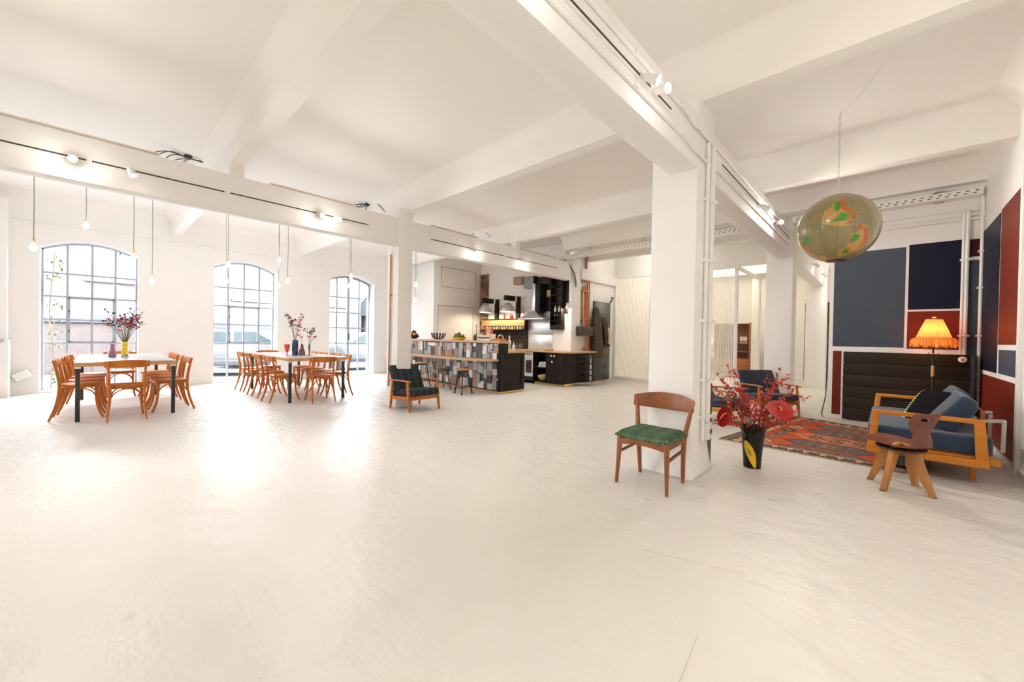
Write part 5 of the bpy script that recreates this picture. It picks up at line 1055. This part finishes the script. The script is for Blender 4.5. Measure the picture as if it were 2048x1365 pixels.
# ---- black vase with red branches and two anthuriums
t = thing('flower_vase', 'black and yellow folded vase filled with red berry branches and anthuriums', 'vase', (-.925, 4.40, 0)); nz, na = 14, 36
view = Vector((0, 0, 0))-Vector((-.925, 4.40, 0)); va = math.atan2(view.y, view.x)     # the notch faces the hall
def rimz(a): d = abs((a-va+math.pi) % (2*math.pi)-math.pi); return .33+.07*min(1, d/.9)
def vz(i, j, inner=False):
    a = 2*math.pi*j/na; q = i/nz; r_ = .074+.004*q+.030*q**1.4-(.008 if inner else 0); h = rimz(a)*q if not inner else max(.02, rimz(a)*q); return (r_*math.cos(a), r_*math.sin(a), h)
b = MB(); b.add([vz(i, j) for i in range(nz+1) for j in range(na)]+[vz(i, j, True) for i in range(nz+1) for j in range(na)],
      [(i*na+j, i*na+(j+1) % na, (i+1)*na+(j+1) % na, (i+1)*na+j) for i in range(nz) for j in range(na)]+[((nz+1)*na+(i+1)*na+j, (nz+1)*na+(i+1)*na+(j+1) % na, (nz+1)*na+i*na+(j+1) % na, (nz+1)*na+i*na+j) for i in range(nz) for j in range(na)]+
      [(nz*na+j, nz*na+(j+1) % na, (nz+1)*na+nz*na+(j+1) % na, (nz+1)*na+nz*na+j) for j in range(na)]+[tuple(range(na))[::-1]])
b.build('body', mat('black_brown_glaze', (.010, .008, .006), .3, spec=.3, noise=.5, nscale=6), t, ang=60)
def leafpt(u, v):                               # teardrop on the vase wall, leaning from upper left to lower right
    z = .010+.255*v; cxa = va-.62+.95*(1-v)**1.05; wdt = .95*math.sin(math.pi*min(1, (1-v)**.8*.93+.04))**.8; a = cxa+(u-.5)*wdt
    q = z/rimz(a); r_ = .074+.004*q+.030*q**1.4+.0015; return (r_*math.cos(a), r_*math.sin(a), z)
MB().slab(leafpt, 8, 16, lambda u, v: (Vector(leafpt(u, v)).xy.normalized()*.002).to_3d()).build('yellow_inlay', mat('yellow_inlay', (.80, .52, .01), .3, noise=.12, nscale=8), t, ang=60)
MB().grid(lambda u, v: (lambda p: (p.x*1.025, p.y*1.025, p.z))(Vector(leafpt(.40+.2*u, .48+.22*v))), 3, 5).build('grey_fleck', mat('grey_fleck', (.30, .26, .28), .4), t)
rnd = random.Random(5); up0 = Vector((0, 0, .36))
tips = []
RT = Vector((.72, .69, 0)); FW = Vector((-.20, .97, 0)) # picture-right and away, on the floor
for k in range(17):
    lat = -.44+.90*((k*.618+.1) % 1); zz = .40+.40*rnd.random(); dep = rnd.uniform(-.16, .18)
    if abs(lat) < .15: zz = min(zz, .70)
    tips.append((lat, dep, zz+.02))
tips += [(-.36, 0, .90), (-.26, .05, .97), (-.20, .0, .93), (.26, .02, .95), (.33, .0, .90), (.22, -.02, .86), (-.42, .0, .80), (-.48, .0, .66), (.42, .05, .78), (.54, .05, .68), (.55, -.08, .44), (.40, -.1, .50), (-.34, -.1, .46)]
for k, (lat, dep, zz) in enumerate(tips):
    lx = RT*lat+FW*dep; tip = Vector((lx.x, lx.y, zz)); base = Vector((lx.x*.10, lx.y*.10, .20)); mid = Vector((lx.x*.42, lx.y*.42, .34+(zz-.34)*.45+.03))
    path = curve3([base, Vector((lx.x*.2, lx.y*.2, .33)), mid, tip], 6); br = MB().tube(path, [.0042*(1-.7*i/len(path)) for i in range(len(path))], 5); be = MB()
    for s in range(4+rnd.randrange(3)):
        i = rnd.randrange(len(path)//2, len(path)-1); p = path[i]; d = Vector((rnd.uniform(-1, 1), rnd.uniform(-1, 1), rnd.uniform(.1, 1))).normalized()*rnd.uniform(.05, .13); br.tube([p, p+d*.5+Vector((0, 0, .008)), p+d], .0016, 4)
        for q in range(3+rnd.randrange(3)): be.ball(p+d*(.35+.65*rnd.random())+Vector((rnd.uniform(-.012, .012), rnd.uniform(-.012, .012), rnd.uniform(-.01, .012))), rnd.uniform(.006, .0105), 6, 4)
    for i in range(int(len(path)*.60), len(path)):
        for q in range(3): be.ball(path[i]+Vector((rnd.uniform(-.014, .014), rnd.uniform(-.014, .014), rnd.uniform(-.012, .014))), rnd.uniform(.006, .011), 6, 4)
    o = br.build('branch', 'stem', t); be.build('berries', 'berry' if k % 5 else M['dberry'], o)['kind'] = 'stuff'
def anthurium(lat, dep, z, face, tilt, size):
    lx = RT*lat+FW*dep; o = Vector((lx.x, lx.y, z)); st = MB().tube(curve3([(lx.x*.1, lx.y*.1, .22), (lx.x*.45, lx.y*.45, .38), o], 6), .004, 6).build('flower_stem', 'green', t)
    m = Matrix.Translation(o) @ Matrix.Rotation(face, 4, 'Z') @ Matrix.Rotation(R(tilt), 4, 'Y')
    def sp(u, v):
        a = (u-.5)*2*math.pi*.985; rr = size*v*(.62+.38*math.cos(a)*.6+.25*(1-abs(a)/math.pi)); return m @ Vector((rr*math.cos(a)-.0, rr*math.sin(a)*1.02, .10*v*v*size+.02*math.sin(4*a)*v*size))
    f = MB().slab(sp, 28, 6, m.to_3x3() @ Vector((0, 0, -.002))).build('spathe', mat('anthurium_red', (.46, .018, .012), .25, coat=.4, noise=.25, nscale=30), st, ang=70)
    MB().tube([m @ Vector((0, 0, .0)), m @ Vector((.03, .0, .03)), m @ Vector((.075, 0, .045))], [.007, .007, .004], 8).build('spadix', mat('pink_spadix', (.75, .30, .22), .5), st)
anthurium(.235, -.15, .615, va+.35, 48, .135); anthurium(-.25, -.15, .545, va-.95, 74, .13)
# ---- flat-woven rug
def rug():
    nx, ny = 250, 170; c0, c1, c2, c3 = Vector((-1.49, 5.36)), Vector((.29, 5.27)), Vector((.45, 7.42)), Vector((-1.10, 7.92))
    t = MB()
    def pos(u, v): p = c0*(1-u)*(1-v)+c1*u*(1-v)+c2*u*v+c3*(1-u)*v; return (p.x, p.y, .006+.0012*math.sin(u*31)*math.sin(v*23))
    t.grid(pos, nx, ny); me = bpy.data.meshes.new('field'); me.from_pydata(t.v, [], t.f)
    OR, GR, BL, CR, DK, OL, RD, NV, BR = (.46, .062, .009), (.15, .12, .105), (.095, .10, .12), (.52, .38, .24), (.035, .014, .012), (.22, .16, .06), (.15, .022, .014), (.02, .028, .055), (.15, .075, .03)
    def hexagon(x, y, w, h): ax, ay = abs(x)/w, abs(y)/h; return max(ay, ax*.92+ay*.42)     # <1 inside
    meds = [(.06, GR), (.245, BL), (.43, CR), (.61, BL), (.79, GR), (.96, CR)]
    def color(u, v):
        su = math.floor(u*250/2)*2/250; q = (v*34) % 1
        # left and right end bands
        e = min(u, 1-u)
        if e < .012: return DK
        if e < .10:
            if e < .055: return (OL if (math.floor(v*46) % 3 == 0) else GR) if .026 < e < .048 else GR
            if e < .062: return DK
            tri = abs(((v*16) % 1)-.5)*2; return (CR if (e-.062)/.038 > tri else RD)
        if e < .125: return OL if e > .118 else CR
        b = min(v, 1-v)
        if b < .012: return DK
        if b < .06:
            k = math.floor(u*24); f = (u*24) % 1; z = (b-.012)/.048; d = abs(f-.5)*2
            return (CR if k % 2 else BR) if z > d else (RD if k % 2 else DK) if z > d-.5 else (BL, GR, OL)[k % 3]
        if b < .068: return CR
        for mv, mc in meds:
            x, y = u-.54, v-mv; hq = hexagon(x, y, .245, .083)
            if hq < 1:
                if hq > .93: return DK if mc is not CR else CR
                if hq > .80: return mc if mc is not CR else OR
                s1 = math.floor((abs(x)+.004)*44); s2 = math.floor((abs(y)+.004)*64)
                if abs(x) < .035 and abs(y) < .035: return RD if abs(x)+abs(y) < .02 else OL
                if (abs(x)*.35+abs(y)) % .046 < .012: return DK if mc is CR else BR
                if mc is CR: return CR if (s1+s2) % 3 == 0 else (BR if (s1+s2) % 3 == 1 else OR)
                return mc if (s1+s2) % 3 else (RD, OL, BR)[(s1*2+s2) % 3]
        for cxu, ph in ((.205, 0), (.875, 2)):
            for k in range(7):
                y0 = .135+.122*k; hq = abs(u-cxu)/.066+abs(v-y0)/.056
                if hq < 1: return DK if hq > .88 else ((CR, OL, GR, NV)[(k+ph) % 4] if hq > .5 else (BR, DK, RD)[(k+int(hq*8)) % 3] if hq > .25 else CR)
        return OR
    ca = me.color_attributes.new('pattern', 'FLOAT_COLOR', 'CORNER'); rnd = random.Random(1); data = []
    for i in range(nx):
        ab = 1+.10*math.sin(i*.7)
        for j in range(ny):
            c = color((i+.5)/nx, (j+.5)/ny); k = (1+rnd.uniform(-.12, .12))*(1+.06*math.sin(j*1.3))*(1+.05*math.sin(i*.31)); data += [c[0]*k, c[1]*k, c[2]*k, 1]*4
    ca.data.foreach_set('color', data); me.materials.append(vcol_mat('kilim_weave', .95, bump=.3))
    r = thing('kilim_rug', 'orange flat-woven kilim with grey and cream medallions and fringed edges', 'rug', (0, 0, 0)); o = bpy.data.objects.new('field', me); C.objects.link(o); o.parent = r
    f = MB(); rnd = random.Random(3)
    for a, b in ((c0, c1), (c3, c2)):
        n = (b-a).normalized(); w_ = Vector((-n.y, n.x))*(-1 if a is c0 else 1)
        for k in range(150):
            p = a+(b-a)*((k+rnd.random())/150); q = p+w_*rnd.uniform(.03, .055)+n*rnd.uniform(-.015, .015); f.ribbon([(p.x, p.y, .006), (q.x, q.y, .003)], .006, .003)
    f.build('fringe', mat('ivory_fringe', (.42, .32, .20), .95), r, smooth=False)['kind'] = 'stuff'
rug()
# small things at the window end
t = thing('wall_socket', 'small grey socket on the boxed pier at the window end', 'socket', (-11.155, -1.12, 1.0)); part((0, .012, -.03, .03, -.03, .03), 'plate', mat('grey_plate', (.45, .44, .42), .4), t, .003)
t = thing('floor_projector', 'small white tilted spotlight box fixed low on the first pier', 'spotlight', (-11.45, -.95, .36)); MB().box(-.08, .10, -.07, .13, -.09, .05, Matrix.Rotation(R(30), 4, 'X')).build('housing', 'white', t, bevel=.01); part((-.10, -.06, -.03, .03, -.06, .04), 'mount', 'white', t, .004)
# ---- room behind the glass: teak wall unit, magazine, wall lamp
t = thing('wall_unit', 'tall teak bookcase with drop-front desk behind the reeded glass', 'cabinet', (-3.72, 14.85, 0))
part((-.56, -.53, -.30, 0, .08, 1.80), 'side_board', 'teak', t, .004); part((.50, .54, -.34, 0, .0, 1.82), 'side_board', 'teak', t, .004); part((-.56, .53, -.02, 0, .08, 1.80), 'back_board', mat('dark_teak', (.12, .035, .018), .45, noise=.2), t, 0)
for z in (1.78, 1.13, .86, .63): part((-.54, .51, -.28 if z > .7 else -.36, 0, z, z+.022), 'shelf_board', 'teak', t, .003)
part((-.62, .52, -.36, 0, .12, .62), 'base_cupboard', mat('orange_teak', (.36, .13, .04), .4, noise=.2), t, .004); part((-.60, -.04, -.375, -.36, .14, .60), 'door', 'teak', t, .003); part((-.02, .50, -.375, -.36, .14, .60), 'door', 'teak', t, .003)
mg = thing('magazine', 'magazine with a pale picture cover leaning on the bookcase shelf', 'magazine', (-3.40, 14.62, 1.152)); part((-.10, .10, -.006, .006, 0, .215), 'cover', mat('magazine_cover', (.62, .55, .46), .4), mg, .001); part((-.09, .09, -.008, -.006, .10, .20), 'photo_print', mat('photo_print', (.55, .48, .42), .4, noise=.6, nscale=9), mg, 0); part((-.09, .09, -.008, -.006, .02, .09), 'photo_print', mat('photo_print_dark', (.16, .11, .08), .4, noise=.8, nscale=14), mg, 0)
t = thing('sconce_lamp', 'lit wall lamp glowing through the reeded glass', 'lamp', (-4.19, 13.9, 1.20)); MB().lathe([(.06, -.06), (.07, .05), (.05, .08), (.001, .09)], 16, caps=False).build('shade', mat('lit_shade', (.9, .6, .3), .5, emit=5, ecol=(1, .75, .4)), t); MB().tube([(0, 0, -.2), (0, 0, -.05)], .012, 8).build('stem', 'brass', t); MB().lathe([(.07, -.24), (.07, -.20), (.02, -.19)], 14).build('base', 'brass', t)
tb = thing('side_table', 'small pale side table carrying the glowing lamp behind the glass', 'table', (-4.19, 13.9, 0)); part((-.2, .2, -.2, .2, .92, .955), 'top', 'pine', tb, .003)
for a in (-1, 1):
    for c in (-1, 1): part((a*.17-.015, a*.17+.015, c*.17-.015, c*.17+.015, 0, .92), 'leg', 'pine', tb, .002)
lamp('glass_room_fill', (-3.9, 13.2, 3.3), 105, (1, .90, .72), .15); lamp('sconce_light', (-4.19, 13.7, 1.33), 6, (1, .75, .42), .05); lamp('corridor_light', (-.3, 12.8, 3.2), 14, WARM, .1); lamp('entrance_light', (-4.6, 10.0, 3.4), 18, WARM, .08)  # the first light is added to brighten the glass room, without a fixture

# ================================================================ OUTSIDE
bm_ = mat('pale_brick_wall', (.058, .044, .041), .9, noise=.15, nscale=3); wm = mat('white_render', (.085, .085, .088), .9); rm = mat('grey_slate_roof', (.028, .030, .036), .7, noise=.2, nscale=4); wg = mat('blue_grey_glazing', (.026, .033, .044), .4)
def building(label, x, y0, y1, h, m, wins, depth=7):
    t = thing('building', label, 'building', (x, (y0+y1)/2, -.12)); hy = (y1-y0)/2; box(-depth, 0, -hy, hy, 0, h).build('facade', m, t, smooth=False)
    for (a, b, z0, z1, bars) in wins:
        c = (y0+y1)/2; w_ = box(-.02, .03, a-c, b-c, z0, z1).build('window', wm, t, smooth=False); box(.03, .036, a-c+.07, b-c-.07, z0+.07, z1-.07).build('pane', wg, w_, smooth=False)
        bb_ = MB()
        for k in range(1, bars): yy = a-c+(b-a)*k/bars; bb_.box(.036, .045, yy-.03, yy+.03, z0+.07, z1-.07)
        bb_.box(.036, .045, a-c, b-c, (z0+z1)/2-.03, (z0+z1)/2+.03); bb_.build('glazing_bar', wm, w_, smooth=False); box(-.0, .10, a-c-.1, b-c+.1, z0-.12, z0).build('window_sill', wm, w_, smooth=False)
    return t
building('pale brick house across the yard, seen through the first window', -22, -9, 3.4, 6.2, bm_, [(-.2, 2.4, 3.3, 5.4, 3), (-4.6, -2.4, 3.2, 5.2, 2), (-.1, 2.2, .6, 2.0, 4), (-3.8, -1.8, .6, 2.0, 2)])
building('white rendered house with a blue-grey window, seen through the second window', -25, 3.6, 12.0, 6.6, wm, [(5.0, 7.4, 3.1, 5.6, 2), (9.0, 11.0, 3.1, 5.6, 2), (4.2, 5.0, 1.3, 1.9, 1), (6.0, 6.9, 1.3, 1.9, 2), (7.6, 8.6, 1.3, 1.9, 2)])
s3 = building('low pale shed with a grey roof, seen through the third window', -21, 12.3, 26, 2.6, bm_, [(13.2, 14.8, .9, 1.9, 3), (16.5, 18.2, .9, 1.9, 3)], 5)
MB().prism([(.6, 2.55), (-2.6, 4.2), (-5.6, 2.55)], -7.2, 7.2, 'y').build('roof', rm, s3, smooth=False)
lw = thing('garden_wall', 'low brick wall with grey coping outside the first window', 'wall', (-17.5, -1.5, -.12)); box(-.25, .0, -5, 4.2, 0, 1.55).build('brickwork', bm_, lw, smooth=False); box(-.32, .07, -5, 4.2, 1.55, 1.68).build('coping', rm, lw, smooth=False)
def car(label, x, y, rz, m):
    t = thing('car', label, 'car', (x, y, -.12), R(rz), 'cars parked outside the windows')
    side = [(-2.0, .32), (-2.05, .70), (-1.85, .88), (-1.0, .95), (-.35, 1.40), (.95, 1.43), (1.75, .98), (2.0, .92), (2.05, .40), (1.9, .30)]
    MB().prism(side, -.82, .82, 'y').build('body', m, t, bevel=.06, seg=2)
    gl = mat('car_glass', (.022, .034, .040), .3)
    for s in (-1, 1):
        MB().prism([(-.80, .97), (-.28, 1.34), (.28, 1.36), (.28, .98)], s*.825-.004, s*.825+.004, 'y').build('side_window', gl, t, smooth=False); MB().prism([(.36, .98), (.36, 1.36), (.90, 1.36), (1.5, 1.0)], s*.825-.004, s*.825+.004, 'y').build('side_window', gl, t, smooth=False)
        for xx in (-1.25, 1.3): MB().lathe([(.02, -.10), (.30, -.10), (.32, -.06), (.32, .06), (.30, .10), (.02, .10)], 18, mtx=Matrix.Translation((xx, s*.74, .32)) @ Matrix.Rotation(R(90), 4, 'X')).build('wheel', 'black', t)
        part((-2.06, -1.98, s*.62-.14, s*.62+.14, .62, .76), 'headlight', 'white', t, .02); part((2.0, 2.06, s*.66-.1, s*.66+.1, .68, .85), 'tail_light', 'red', t, .02)
    MB().add([(-1.0, -.70, .965), (-1.0, .70, .965), (-.37, .62, 1.385), (-.37, -.62, 1.385)], [(0, 1, 2, 3)]).add([(-1.02, -.70, .97), (-1.02, .70, .97), (-.39, .62, 1.39), (-.39, -.62, 1.39)], [(3, 2, 1, 0)]).build('windscreen', gl, t, smooth=False)
    part((-2.09, -2.0, -.75, .75, .36, .52), 'bumper', mat('grey_bumper', (.3, .3, .3), .5), t, .02)
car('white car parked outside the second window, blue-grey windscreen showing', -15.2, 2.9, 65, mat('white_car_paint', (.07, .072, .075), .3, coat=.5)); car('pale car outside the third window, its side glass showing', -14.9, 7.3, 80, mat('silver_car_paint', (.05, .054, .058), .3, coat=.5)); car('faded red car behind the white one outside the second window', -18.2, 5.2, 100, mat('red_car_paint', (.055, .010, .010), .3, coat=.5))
def bare_tree(label, x, y, h, seed):
    t = thing('tree', label, 'tree', (x, y, -.12)); rnd = random.Random(seed); b = MB()
    def grow(p, d, l, r, depth):
        q = p+d*l; mid = p+d*l*.5+Vector((rnd.uniform(-.06, .06), rnd.uniform(-.06, .06), 0))*l; b.tube(curve3([p, mid, q], 3), [r*(1-.3*i/6) for i in range(7)], 5, caps=False)
        if depth:
            for k in range(3 if depth > 1 else 2):
                nd = (d+Vector((rnd.uniform(-.8, .8), rnd.uniform(-.9, .9), rnd.uniform(-.2, .6)))).normalized(); grow(p+d*l*rnd.uniform(.55, 1), nd, l*rnd.uniform(.55, .8), r*.58, depth-1)
    tr = MB().tube([(0, 0, 0), (.05, 0, h*.2), (0, .05, h*.36)], [.10, .08, .07], 8).build('trunk', 'stem', t); grow(Vector((0, .05, h*.34)), Vector((.05, .15, 1)).normalized(), h*.3, .05, 4)
    b.build('branches', mat('bare_bark_%d' % seed, (.016, .014, .016), .9), t); return t
bare_tree('bare tree outside the first window, thin branches crossing the panes', -15.6, -1.9, 6.0, 2); bare_tree('bare tree near the low shed outside the third window', -17.2, 10.6, 6.5, 6)
t = thing('ivy_vine', 'green ivy climbing outside the edge of the first window', 'vine', (-12.35, -.62, -.12)); MB().tube(curve3([(0, 0, 0), (.02, .03, .8), (-.02, -.02, 1.7), (.02, .05, 2.9)], 5), .012, 6).build('stem', 'stem', t); lf = MB(); rnd = random.Random(12)
for k in range(150):
    z = rnd.choice((rnd.uniform(0, .7), rnd.uniform(.9, 2.0), rnd.uniform(2.35, 2.85))); m = Matrix.Translation((rnd.uniform(-.08, .12), rnd.uniform(-.06, .16), z)) @ Matrix.Rotation(rnd.uniform(0, 6.3), 4, 'Z') @ Matrix.Rotation(rnd.uniform(.6, 1.6), 4, 'Y'); s = rnd.uniform(.03, .055)
    lf.add([(0, 0, 0), (s*.5, -s*.5, 0), (s*1.2, 0, .005), (s*.5, s*.5, 0)], [(0, 1, 2, 3)], m)
lf.build('leaves', mat('ivy_leaf', (.022, .065, .010), .6), t, smooth=False)['kind'] = 'stuff'
